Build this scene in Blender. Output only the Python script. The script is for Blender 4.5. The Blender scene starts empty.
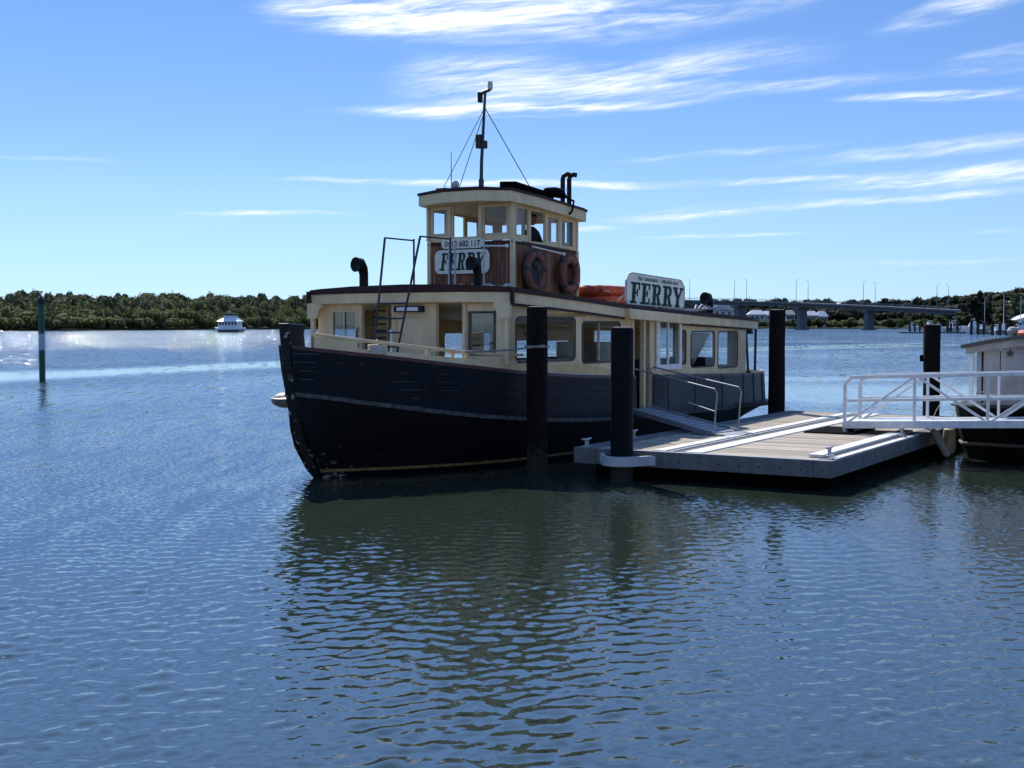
import bpy, bmesh, math, random
import numpy as np
from mathutils import Vector, Matrix
from mathutils.geometry import tessellate_polygon
random.seed(7); rng = np.random.default_rng(7)
R = math.radians
scene = bpy.context.scene

# ------------------------------------------------------------------ camera
FPX = 1300.0; EYE = 2.6; HORIZON = 325.0
cam_d = bpy.data.cameras.new("camera"); cam = bpy.data.objects.new("camera", cam_d)
scene.collection.objects.link(cam); scene.camera = cam
cam_d.sensor_width = 36.0; cam_d.lens = FPX / 1024 * 36
cam_d.clip_start = 0.1; cam_d.clip_end = 20000
cam.location = (0, 0, EYE)
cam.rotation_euler = (R(90) - math.atan((384 - HORIZON) / FPX), 0, 0)

# ------------------------------------------------------------------ sky, sun, exposure
SUN_AZ, SUN_EL = R(-20), R(46)          # azimuth from +Y, positive to the right
world = bpy.data.worlds.new("World"); scene.world = world; world.use_nodes = True
scene.view_settings.view_transform = 'Standard'; scene.view_settings.look = 'None'
scene.view_settings.exposure = 0.52; scene.view_settings.gamma = 1.0
scene.view_settings.use_curve_mapping = False
SKY_STRENGTH = 0.085

def build_world():
    nt = world.node_tree; N = nt.nodes; L = nt.links
    N.clear()
    out = N.new('ShaderNodeOutputWorld'); bg = N.new('ShaderNodeBackground'); bg.inputs[1].default_value = SKY_STRENGTH
    L.new(bg.outputs[0], out.inputs[0])
    sky = N.new('ShaderNodeTexSky'); sky.sky_type = 'NISHITA'; sky.sun_disc = False
    sky.sun_elevation = SUN_EL; sky.sun_rotation = SUN_AZ
    sky.air_density = 1.0; sky.dust_density = 0.0; sky.ozone_density = 2.2; sky.altitude = 0
    hs = N.new('ShaderNodeHueSaturation'); hs.inputs['Saturation'].default_value = 1.0; hs.inputs['Value'].default_value = 2.0
    tc = N.new('ShaderNodeTexCoord'); sep = N.new('ShaderNodeSeparateXYZ'); L.new(tc.outputs['Generated'], sep.inputs[0])
    def m(op, a, b=None, c=None):
        n = N.new('ShaderNodeMath'); n.operation = op
        for i, v in enumerate((a, b, c)):
            if v is None: continue
            if isinstance(v, (int, float)): n.inputs[i].default_value = v
            else: L.new(v, n.inputs[i])
        return n.outputs[0]
    az = m('ARCTAN2', sep.outputs[0], sep.outputs[1])
    hyp = m('SQRT', m('ADD', m('MULTIPLY', sep.outputs[0], sep.outputs[0]), m('MULTIPLY', sep.outputs[1], sep.outputs[1])))
    el = m('ARCTAN2', sep.outputs[2], hyp)
    # the air near the horizon is pale cyan, the blue deepens upwards
    ef = N.new('ShaderNodeMapRange'); ef.inputs['From Min'].default_value = 0; ef.inputs['From Max'].default_value = .6; L.new(el, ef.inputs['Value'])
    rp = N.new('ShaderNodeValToRGB'); L.new(ef.outputs[0], rp.inputs[0]); e = rp.color_ramp.elements
    e[0].color = (0.232, 0.356, 0.604, 1); e[1].color = (.76, .88, 1.04, 1)
    for pos, cc_ in ((0.047, (0.248, 0.352, 0.588, 1)), (0.1, (0.271, 0.356, 0.542, 1)), (0.16, (0.290, 0.362, 0.542, 1)), (0.233, (0.267, 0.344, 0.511, 1)), (0.42, (0.259, 0.337, 0.472, 1)), (.60, (.60, .74, .98, 1))):
        q = e.new(pos); q.color = cc_
    tm = N.new('ShaderNodeMix'); tm.data_type = 'RGBA'; tm.blend_type = 'MULTIPLY'; tm.inputs['Factor'].default_value = 1
    L.new(sky.outputs[0], tm.inputs['A']); L.new(rp.outputs[0], tm.inputs['B']); L.new(tm.outputs['Result'], hs.inputs['Color'])
    comb = N.new('ShaderNodeCombineXYZ'); L.new(az, comb.inputs[0]); L.new(el, comb.inputs[1])
    wn = N.new('ShaderNodeTexNoise'); wn.noise_dimensions = '2D'; wn.inputs['Scale'].default_value = 7; wn.inputs['Detail'].default_value = 4
    L.new(comb.outputs[0], wn.inputs['Vector'])
    sub = N.new('ShaderNodeVectorMath'); sub.operation = 'SUBTRACT'; L.new(wn.outputs['Color'], sub.inputs[0]); sub.inputs[1].default_value = (.5, .5, .5)
    mul = N.new('ShaderNodeVectorMath'); mul.operation = 'MULTIPLY'; L.new(sub.outputs[0], mul.inputs[0]); mul.inputs[1].default_value = (.05, .012, 0)
    add = N.new('ShaderNodeVectorMath'); add.operation = 'ADD'; L.new(comb.outputs[0], add.inputs[0]); L.new(mul.outputs[0], add.inputs[1])
    v = add.outputs[0]
    # cirrus streaks: centre px, centre py, half length px, half thickness px, slope deg, strength
    S = [(455, 18, 180, 30, 3, 1.0), (350, 28, 85, 22, -3, .95), (560, 30, 200, 30, 4, .42), (740, 18, 140, 20, 6, .26),
         (520, 113, 200, 6, 1.5, 1.15), (470, 116, 150, 8, 1, .7), (600, 88, 230, 26, 6, .6), (470, 80, 100, 26, 4, .5), (780, 98, 150, 8, 2, .4),
         (965, 28, 100, 16, 14, .55), (1010, 82, 90, 14, 5, .6), (950, 115, 130, 6, -1, .95), (1080, 118, 140, 8, -2, .7),
         (600, 185, 300, 4.5, 0, .95), (330, 184, 70, 3, 0, .3), (280, 217, 105, 3, 0, .7), (710, 213, 110, 8, 4, .8), (585, 230, 40, 4, 5, .35),
         (960, 186, 170, 11, 3, .75), (900, 205, 230, 5, 3, .6), (1100, 170, 140, 16, 5, .6), (940, 160, 190, 9, 4, .42), (720, 158, 110, 4, 2, .4),
         (720, 237, 90, 2.5, 0, .45), (1000, 236, 60, 3, 1, .25), (60, 170, 120, 3, 0, .18), (900, 264, 160, 3, 1, .22),
         (-500, 60, 300, 40, 5, .35), (1600, 60, 400, 60, 6, .4)]
    tot = None
    for (cx, cy, hl, ht, sl, st) in S:
        mp = N.new('ShaderNodeMapping'); mp.vector_type = 'TEXTURE'
        mp.inputs['Location'].default_value = ((cx - 512) / FPX, (HORIZON - cy) / FPX, 0)
        mp.inputs['Rotation'].default_value = (0, 0, R(sl)); mp.inputs['Scale'].default_value = (hl / FPX, ht / FPX, 1)
        L.new(v, mp.inputs['Vector'])
        ln = N.new('ShaderNodeVectorMath'); ln.operation = 'LENGTH'; L.new(mp.outputs[0], ln.inputs[0])
        mr = N.new('ShaderNodeMapRange'); mr.interpolation_type = 'SMOOTHSTEP'
        mr.inputs['From Min'].default_value = 0.15; mr.inputs['From Max'].default_value = 1.15
        mr.inputs['To Min'].default_value = st; mr.inputs['To Max'].default_value = 0
        L.new(ln.outputs['Value'], mr.inputs['Value'])
        tot = mr.outputs[0] if tot is None else m('MAXIMUM', tot, mr.outputs[0]) if st > .6 else m('ADD', tot, mr.outputs[0])
    def fib(sx, sy, rot, det, lo, hi, dist=0.0):
        mp = N.new('ShaderNodeMapping'); mp.inputs['Rotation'].default_value = (0, 0, R(-rot)); mp.inputs['Scale'].default_value = (1, 1, 1)
        L.new(v, mp.inputs['Vector'])
        m2 = N.new('ShaderNodeMapping'); m2.inputs['Scale'].default_value = (sx, sy, 1); L.new(mp.outputs[0], m2.inputs['Vector'])
        t = N.new('ShaderNodeTexNoise'); t.noise_dimensions = '2D'; t.inputs['Scale'].default_value = 1; t.inputs['Detail'].default_value = det
        t.inputs['Roughness'].default_value = .62; t.inputs['Distortion'].default_value = dist
        L.new(m2.outputs[0], t.inputs['Vector'])
        r = N.new('ShaderNodeMapRange'); r.inputs['From Min'].default_value = lo; r.inputs['From Max'].default_value = hi; L.new(t.outputs['Fac'], r.inputs['Value'])
        return r.outputs[0]
    f1 = fib(9, 85, 4, 9, .36, .64, .25); f2 = fib(30, 330, 8, 8, .32, .68, .15)
    tex = m('MULTIPLY', m('ADD', m('MULTIPLY', f1, 1.05), .10), m('ADD', m('MULTIPLY', f2, .75), .5))
    dens = m('MULTIPLY', tot, tex)
    dens = m('MINIMUM', m('MULTIPLY', dens, 1.15), .93)
    # clouds brighter than the blue behind them
    cc = N.new('ShaderNodeRGB'); cc.outputs[0].default_value = (9.0, 9.6, 10.2, 1)
    mx = N.new('ShaderNodeMix'); mx.data_type = 'RGBA'
    L.new(dens, mx.inputs['Factor']); L.new(hs.outputs[0], mx.inputs['A']); L.new(cc.outputs[0], mx.inputs['B'])
    L.new(mx.outputs['Result'], bg.inputs[0])
build_world()
sun_d = bpy.data.lights.new("sun", 'SUN'); sun = bpy.data.objects.new("sun", sun_d); scene.collection.objects.link(sun)
sun_d.energy = 4.2; sun_d.angle = R(0.53); sun_d.color = (1.0, .95, .87)
sdir = Vector((math.sin(SUN_AZ) * math.cos(SUN_EL), math.cos(SUN_AZ) * math.cos(SUN_EL), math.sin(SUN_EL)))
sun.rotation_euler = sdir.to_track_quat('Z', 'Y').to_euler(); sun.location = sdir * 60

# ------------------------------------------------------------------ materials
def mat(name, col, rough=.6, metal=0.0, col2=None, scale=4.0, stretch=(1, 1, 1), bump=0.0, bscale=None, detail=5, lo=.35, hi=.65, spec=.5, rough2=None):
    m = bpy.data.materials.new(name); m.use_nodes = True; nt = m.node_tree; N = nt.nodes; L = nt.links
    b = N['Principled BSDF']; b.inputs['Base Color'].default_value = (*col, 1); b.inputs['Roughness'].default_value = rough
    b.inputs['Metallic'].default_value = metal; b.inputs['Specular IOR Level'].default_value = spec
    tc = N.new('ShaderNodeTexCoord'); mp = N.new('ShaderNodeMapping'); mp.inputs['Scale'].default_value = stretch; L.new(tc.outputs['Object'], mp.inputs['Vector'])
    n = N.new('ShaderNodeTexNoise'); n.inputs['Scale'].default_value = scale; n.inputs['Detail'].default_value = detail; n.inputs['Roughness'].default_value = .6
    L.new(mp.outputs[0], n.inputs['Vector'])
    if col2 is None: col2 = tuple(c * .8 for c in col)
    mr = N.new('ShaderNodeMapRange'); mr.inputs['From Min'].default_value = lo; mr.inputs['From Max'].default_value = hi
    mr.interpolation_type = 'SMOOTHSTEP'
    L.new(n.outputs['Fac'], mr.inputs['Value'])
    mx = N.new('ShaderNodeMix'); mx.data_type = 'RGBA'; mx.inputs['A'].default_value = (*col, 1); mx.inputs['B'].default_value = (*col2, 1)
    L.new(mr.outputs[0], mx.inputs['Factor']); L.new(mx.outputs['Result'], b.inputs['Base Color'])
    if rough2 is not None:
        r2 = N.new('ShaderNodeMapRange'); r2.inputs['To Min'].default_value = rough; r2.inputs['To Max'].default_value = rough2; L.new(mr.outputs[0], r2.inputs['Value']); L.new(r2.outputs[0], b.inputs['Roughness'])
    if bump > 0:
        n2 = n
        if bscale:
            n2 = N.new('ShaderNodeTexNoise'); n2.inputs['Scale'].default_value = bscale; n2.inputs['Detail'].default_value = 4; L.new(mp.outputs[0], n2.inputs['Vector'])
        bp = N.new('ShaderNodeBump'); bp.inputs['Strength'].default_value = bump; bp.inputs['Distance'].default_value = .02
        L.new(n2.outputs['Fac'], bp.inputs['Height']); L.new(bp.outputs[0], b.inputs['Normal'])
    return m

CREAM = mat('cream paint', (.74, .585, .34), .5, col2=(.62, .48, .275), scale=2.5, stretch=(1, 1, .35), bump=.15, bscale=9, rough2=.6)
CREAMD = mat('cream panel paint', (.68, .53, .305), .55, col2=(.58, .45, .26), scale=3, bump=.1)
MAROON = mat('maroon trim paint', (.030, .010, .009), .6, spec=.25, col2=(.045, .016, .014), scale=5)
DARKRED = mat('dark red line paint', (.10, .018, .015), .5, col2=(.06, .012, .012), scale=6)
BLACKP = mat('black paint', (.006, .007, .009), .5, col2=(.012, .013, .016), scale=6, spec=.3)
BLACKG = mat('black gloss pipe', (.004, .004, .005), .55, spec=.2, col2=(.014, .013, .013), scale=6)
WHITE = mat('white paint', (.78, .78, .75), .45, col2=(.68, .67, .62), scale=5)
BOARD = mat('white sign board', (.82, .78, .66), .5, col2=(.70, .66, .54), scale=6)
GREENL = mat('green lettering', (.003, .055, .034), .6, spec=.2, col2=(.003, .028, .018), scale=8)
BLACKL = mat('dark lettering', (.015, .02, .02), .5)
GALV = mat('galvanised steel', (.42, .43, .45), .55, .2, col2=(.42, .44, .47), scale=12, bump=.05)
ALU = mat('brushed aluminium', (.28, .29, .31), .6, .2, col2=(.22, .23, .25), scale=10, bump=.05)
ALUW = mat('white coated aluminium', (.74, .74, .72), .4, .15, col2=(.60, .62, .65), scale=7)
ROPE = mat('weathered rope', (.62, .58, .5), .9, col2=(.45, .4, .33), scale=40, bump=.5)
ORANGE = mat('orange float shell', (.42, .06, .016), .6, col2=(.26, .028, .012), scale=5, bump=.1)
RING = mat('faded lifebuoy', (.26, .10, .068), .7, spec=.2, col2=(.17, .065, .048), scale=7, bump=.1)
RUBBER = mat('black rubber', (.004, .004, .0045), .95, spec=.03)
GREYB = mat('weathered grey strake', (.10, .10, .095), .75, spec=.2, col2=(.045, .045, .045), scale=9, bump=.2)
GOLD = mat('gold waterline paint', (.36, .22, .07), .5, col2=(.16, .10, .04), scale=8)
INTERIOR = mat('dim interior panel', (.30, .25, .17), .6, col2=(.22, .18, .12), scale=3)
FLOORM = mat('grey deck paint', (.16, .15, .14), .7)
SEATM = mat('dark seat vinyl', (.03, .035, .045), .5)
CONC = mat('grey concrete float', (.15, .15, .15), .9, spec=.2, col2=(.115, .118, .115), scale=5, bump=.3, bscale=25)
PALES = mat('bleached deck strip', (.70, .69, .65), .7, col2=(.55, .54, .50), scale=6, bump=.15, bscale=30)
PILEW = mat('tarred timber pile', (.006, .005, .005), .9, spec=.12, col2=(.014, .011, .009), scale=7, stretch=(6, 6, .5), bump=.8)
PILES = mat('black sleeved pile', (.003, .004, .006), .65, spec=.12, col2=(.006, .006, .008), scale=5)
def tide(m, top=.55, col=(.07, .062, .045)):
    nt = m.node_tree; N = nt.nodes; L = nt.links; b = N['Principled BSDF']; src = b.inputs['Base Color'].links[0].from_socket
    tc = N.new('ShaderNodeTexCoord'); sp = N.new('ShaderNodeSeparateXYZ'); L.new(tc.outputs['Object'], sp.inputs[0])
    n = N.new('ShaderNodeTexNoise'); n.inputs['Scale'].default_value = 14; n.inputs['Detail'].default_value = 6; L.new(tc.outputs['Object'], n.inputs['Vector'])
    a = N.new('ShaderNodeMath'); a.operation = 'MULTIPLY_ADD'; a.inputs[1].default_value = -.9; L.new(n.outputs['Fac'], a.inputs[0]); L.new(sp.outputs[2], a.inputs[2])
    lt = N.new('ShaderNodeMapRange'); lt.inputs['From Min'].default_value = top - .45; lt.inputs['From Max'].default_value = top - .65; L.new(a.outputs[0], lt.inputs['Value'])
    mx = N.new('ShaderNodeMix'); mx.data_type = 'RGBA'; L.new(lt.outputs[0], mx.inputs['Factor']); L.new(src, mx.inputs['A']); mx.inputs['B'].default_value = (*col, 1); L.new(mx.outputs['Result'], b.inputs['Base Color'])
tide(PILEW, .5, (.035, .032, .024)); tide(PILES, .45, (.03, .03, .024))
PILET = mat('pile cap timber', (.07, .06, .055), .8)

SEALG = mat('grey window seal', (.06, .06, .06), .6)
def wood_mat():
    m = mat('varnished board cladding', (.27, .115, .058), .5, col2=(.13, .055, .03), scale=3, stretch=(7, 7, .5), bump=.1)
    nt = m.node_tree; N = nt.nodes; L = nt.links; b = N['Principled BSDF']
    g = N.new('ShaderNodeTexCoord'); sp = N.new('ShaderNodeSeparateXYZ'); L.new(g.outputs['Object'], sp.inputs[0])
    ad = N.new('ShaderNodeMath'); ad.operation = 'ADD'; L.new(sp.outputs[0], ad.inputs[0]); L.new(sp.outputs[1], ad.inputs[1])
    ml = N.new('ShaderNodeMath'); ml.operation = 'MULTIPLY'; ml.inputs[1].default_value = 11.0; L.new(ad.outputs[0], ml.inputs[0])
    fr = N.new('ShaderNodeMath'); fr.operation = 'FRACT'; L.new(ml.outputs[0], fr.inputs[0])
    lt = N.new('ShaderNodeMath'); lt.operation = 'LESS_THAN'; lt.inputs[1].default_value = .1; L.new(fr.outputs[0], lt.inputs[0])
    fl = N.new('ShaderNodeMath'); fl.operation = 'FLOOR'; L.new(ml.outputs[0], fl.inputs[0])
    wn = N.new('ShaderNodeTexWhiteNoise'); wn.noise_dimensions = '1D'; L.new(fl.outputs[0], wn.inputs['W'])
    src = b.inputs['Base Color'].links[0].from_socket
    hs = N.new('ShaderNodeHueSaturation'); L.new(src, hs.inputs['Color'])
    mr = N.new('ShaderNodeMapRange'); mr.inputs['To Min'].default_value = .65; mr.inputs['To Max'].default_value = 1.35; L.new(wn.outputs['Value'], mr.inputs['Value']); L.new(mr.outputs[0], hs.inputs['Value'])
    mx = N.new('ShaderNodeMix'); mx.data_type = 'RGBA'; L.new(lt.outputs[0], mx.inputs['Factor']); L.new(hs.outputs[0], mx.inputs['A']); mx.inputs['B'].default_value = (.01, .005, .004, 1)
    L.new(mx.outputs['Result'], b.inputs['Base Color'])
    return m
WOOD = wood_mat()
WOOD.node_tree.nodes['Principled BSDF'].inputs['Specular IOR Level'].default_value = .25

def hull_mat(name, col, chipcol, plank=0.17, chips=.7, rough=.42, low=False):
    """painted planking: seams by object z, worn chips"""
    m = mat(name, col, rough, col2=tuple(c * .6 for c in col), scale=2.2, stretch=(1, 1, 3), bump=.12, bscale=5)
    nt = m.node_tree; N = nt.nodes; L = nt.links; b = N['Principled BSDF']
    src = b.inputs['Base Color'].links[0].from_socket
    tc = N.new('ShaderNodeTexCoord')
    # chips
    n = N.new('ShaderNodeTexNoise'); n.inputs['Scale'].default_value = 5.5; n.inputs['Detail'].default_value = 8; n.inputs['Roughness'].default_value = .7
    mp = N.new('ShaderNodeMapping'); mp.inputs['Scale'].default_value = (.8, .8, 2.2); L.new(tc.outputs['Object'], mp.inputs['Vector']); L.new(mp.outputs[0], n.inputs['Vector'])
    th = N.new('ShaderNodeMath'); th.operation = 'GREATER_THAN'; th.inputs[1].default_value = chips; sp0 = N.new('ShaderNodeSeparateXYZ'); L.new(tc.outputs['Object'], sp0.inputs[0])
    ga = N.new('ShaderNodeMapRange'); ga.inputs['From Min'].default_value = 1.1; ga.inputs['From Max'].default_value = -.3; ga.inputs['To Max'].default_value = .24 if low else .03; L.new(sp0.outputs[0], ga.inputs['Value'])
    gb = N.new('ShaderNodeMapRange'); gb.inputs['From Min'].default_value = .9; gb.inputs['From Max'].default_value = .1; L.new(sp0.outputs[2], gb.inputs['Value'])
    gm_ = N.new('ShaderNodeMath'); gm_.operation = 'MULTIPLY_ADD'; L.new(ga.outputs[0], gm_.inputs[0]); L.new(gb.outputs[0], gm_.inputs[1]); L.new(n.outputs['Fac'], gm_.inputs[2]); L.new(gm_.outputs[0], th.inputs[0])
    mx = N.new('ShaderNodeMix'); mx.data_type = 'RGBA'; L.new(th.outputs[0], mx.inputs['Factor']); L.new(src, mx.inputs['A']); mx.inputs['B'].default_value = (*chipcol, 1)
    # plank seams
    sp = N.new('ShaderNodeSeparateXYZ'); L.new(tc.outputs['Object'], sp.inputs[0])
    k = N.new('ShaderNodeMath'); k.operation = 'MULTIPLY_ADD'; k.inputs[1].default_value = .045; L.new(sp.outputs[0], k.inputs[0]); L.new(sp.outputs[2], k.inputs[2])
    dv = N.new('ShaderNodeMath'); dv.operation = 'DIVIDE'; dv.inputs[1].default_value = plank; L.new(k.outputs[0], dv.inputs[0])
    fr = N.new('ShaderNodeMath'); fr.operation = 'FRACT'; L.new(dv.outputs[0], fr.inputs[0])
    pp = N.new('ShaderNodeMath'); pp.operation = 'PINGPONG'; pp.inputs[1].default_value = .5; L.new(fr.outputs[0], pp.inputs[0])
    seam = N.new('ShaderNodeMapRange'); seam.inputs['From Min'].default_value = 0; seam.inputs['From Max'].default_value = .07; L.new(pp.outputs[0], seam.inputs['Value'])
    bp = N.new('ShaderNodeBump'); bp.inputs['Strength'].default_value = .5 if not low else .12; bp.inputs['Distance'].default_value = .01; b.inputs['Specular IOR Level'].default_value = .22; L.new(seam.outputs[0], bp.inputs['Height']); L.new(bp.outputs[0], b.inputs['Normal'])
    # pale seam wear near the bow only
    n2 = N.new('ShaderNodeTexNoise'); n2.inputs['Scale'].default_value = 1.6; n2.inputs['Detail'].default_value = 3; L.new(tc.outputs['Object'], n2.inputs['Vector'])
    g2 = N.new('ShaderNodeMath'); g2.operation = 'GREATER_THAN'; g2.inputs[1].default_value = .56; L.new(n2.outputs['Fac'], g2.inputs[0])
    lt = N.new('ShaderNodeMath'); lt.operation = 'LESS_THAN'; lt.inputs[1].default_value = .035; L.new(pp.outputs[0], lt.inputs[0])
    mm = N.new('ShaderNodeMath'); mm.operation = 'MULTIPLY'; L.new(g2.outputs[0], mm.inputs[0]); L.new(lt.outputs[0], mm.inputs[1])
    m3 = N.new('ShaderNodeMath'); m3.operation = 'MULTIPLY'; L.new(mm.outputs[0], m3.inputs[0])
    nb = N.new('ShaderNodeMapRange'); nb.inputs['From Min'].default_value = 2.6; nb.inputs['From Max'].default_value = .6; nb.inputs['To Max'].default_value = .5 if not low else 0; L.new(sp.outputs[0], nb.inputs['Value']); L.new(nb.outputs[0], m3.inputs[1])
    mx2 = N.new('ShaderNodeMix'); mx2.data_type = 'RGBA'; L.new(m3.outputs[0], mx2.inputs['Factor']); L.new(mx.outputs['Result'], mx2.inputs['A']); mx2.inputs['B'].default_value = (.16, .18, .2, 1)
    L.new(mx2.outputs['Result'], b.inputs['Base Color'])
    return m
NAVY = hull_mat('navy topside planking', (.0042, .0085, .015), (.22, .22, .21), .14, .735, .55)
HBLACK = hull_mat('black lower hull paint', (.0022, .0024, .003), (.30, .28, .24), .16, .725, .6, True)
SLATE = mat('slate blue bulwark panel', (.020, .028, .038), .5, spec=.3, col2=(.030, .038, .046), scale=2, bump=.1)

def glass_mat(name, tint=(.78, .82, .84), refl=.35):
    m = bpy.data.materials.new(name); m.use_nodes = True; nt = m.node_tree; N = nt.nodes; L = nt.links; N.clear()
    o = N.new('ShaderNodeOutputMaterial'); t = N.new('ShaderNodeBsdfTransparent'); t.inputs[0].default_value = (*tint, 1)
    g = N.new('ShaderNodeBsdfGlossy'); g.inputs['Roughness'].default_value = .03
    fr = N.new('ShaderNodeFresnel'); fr.inputs[0].default_value = 1.5
    mu = N.new('ShaderNodeMath'); mu.operation = 'MULTIPLY_ADD'; mu.inputs[1].default_value = 1.3; mu.inputs[2].default_value = refl; L.new(fr.outputs[0], mu.inputs[0])
    gm = N.new('ShaderNodeNewGeometry'); iv = N.new('ShaderNodeMath'); iv.operation = 'SUBTRACT'; iv.inputs[0].default_value = 1; L.new(gm.outputs['Backfacing'], iv.inputs[1])
    mu2 = N.new('ShaderNodeMath'); mu2.operation = 'MULTIPLY'; L.new(mu.outputs[0], mu2.inputs[0]); L.new(iv.outputs[0], mu2.inputs[1]); mu = mu2
    tc = N.new('ShaderNodeTexCoord'); n = N.new('ShaderNodeTexNoise'); n.inputs['Scale'].default_value = 3; L.new(tc.outputs['Object'], n.inputs['Vector'])
    b = N.new('ShaderNodeBump'); b.inputs['Strength'].default_value = .04; L.new(n.outputs['Fac'], b.inputs['Height']); L.new(b.outputs[0], g.inputs['Normal'])
    mx = N.new('ShaderNodeMixShader'); L.new(mu.outputs[0], mx.inputs[0]); L.new(t.outputs[0], mx.inputs[1]); L.new(g.outputs[0], mx.inputs[2]); L.new(mx.outputs[0], o.inputs[0])
    return m
GLASS = glass_mat('window glass', (.93, .96, .97), .0)
GLASSB = glass_mat('reflective window glass', (.75, .82, .88), .12)

# ------------------------------------------------------------------ frames and mesh helpers
B0 = Vector((-3.30, 22.02, 0)); DX = Vector((.5141, .8577, 0)); NX = Vector((.8577, -.5141, 0))
ANG = math.atan2(DX.y, DX.x)
def F(s, p, z): return B0 + DX * s + NX * p + Vector((0, 0, z))       # aft, to port, up
def W(x, y, z): return Vector((x, y, z))
def px2w(px, d, z=0): return Vector(((px - 512) / FPX * d, d, z))
def hz(py, d): return EYE + (HORIZON - py) * d / FPX                   # real height of a point seen at row py at distance d

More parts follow.
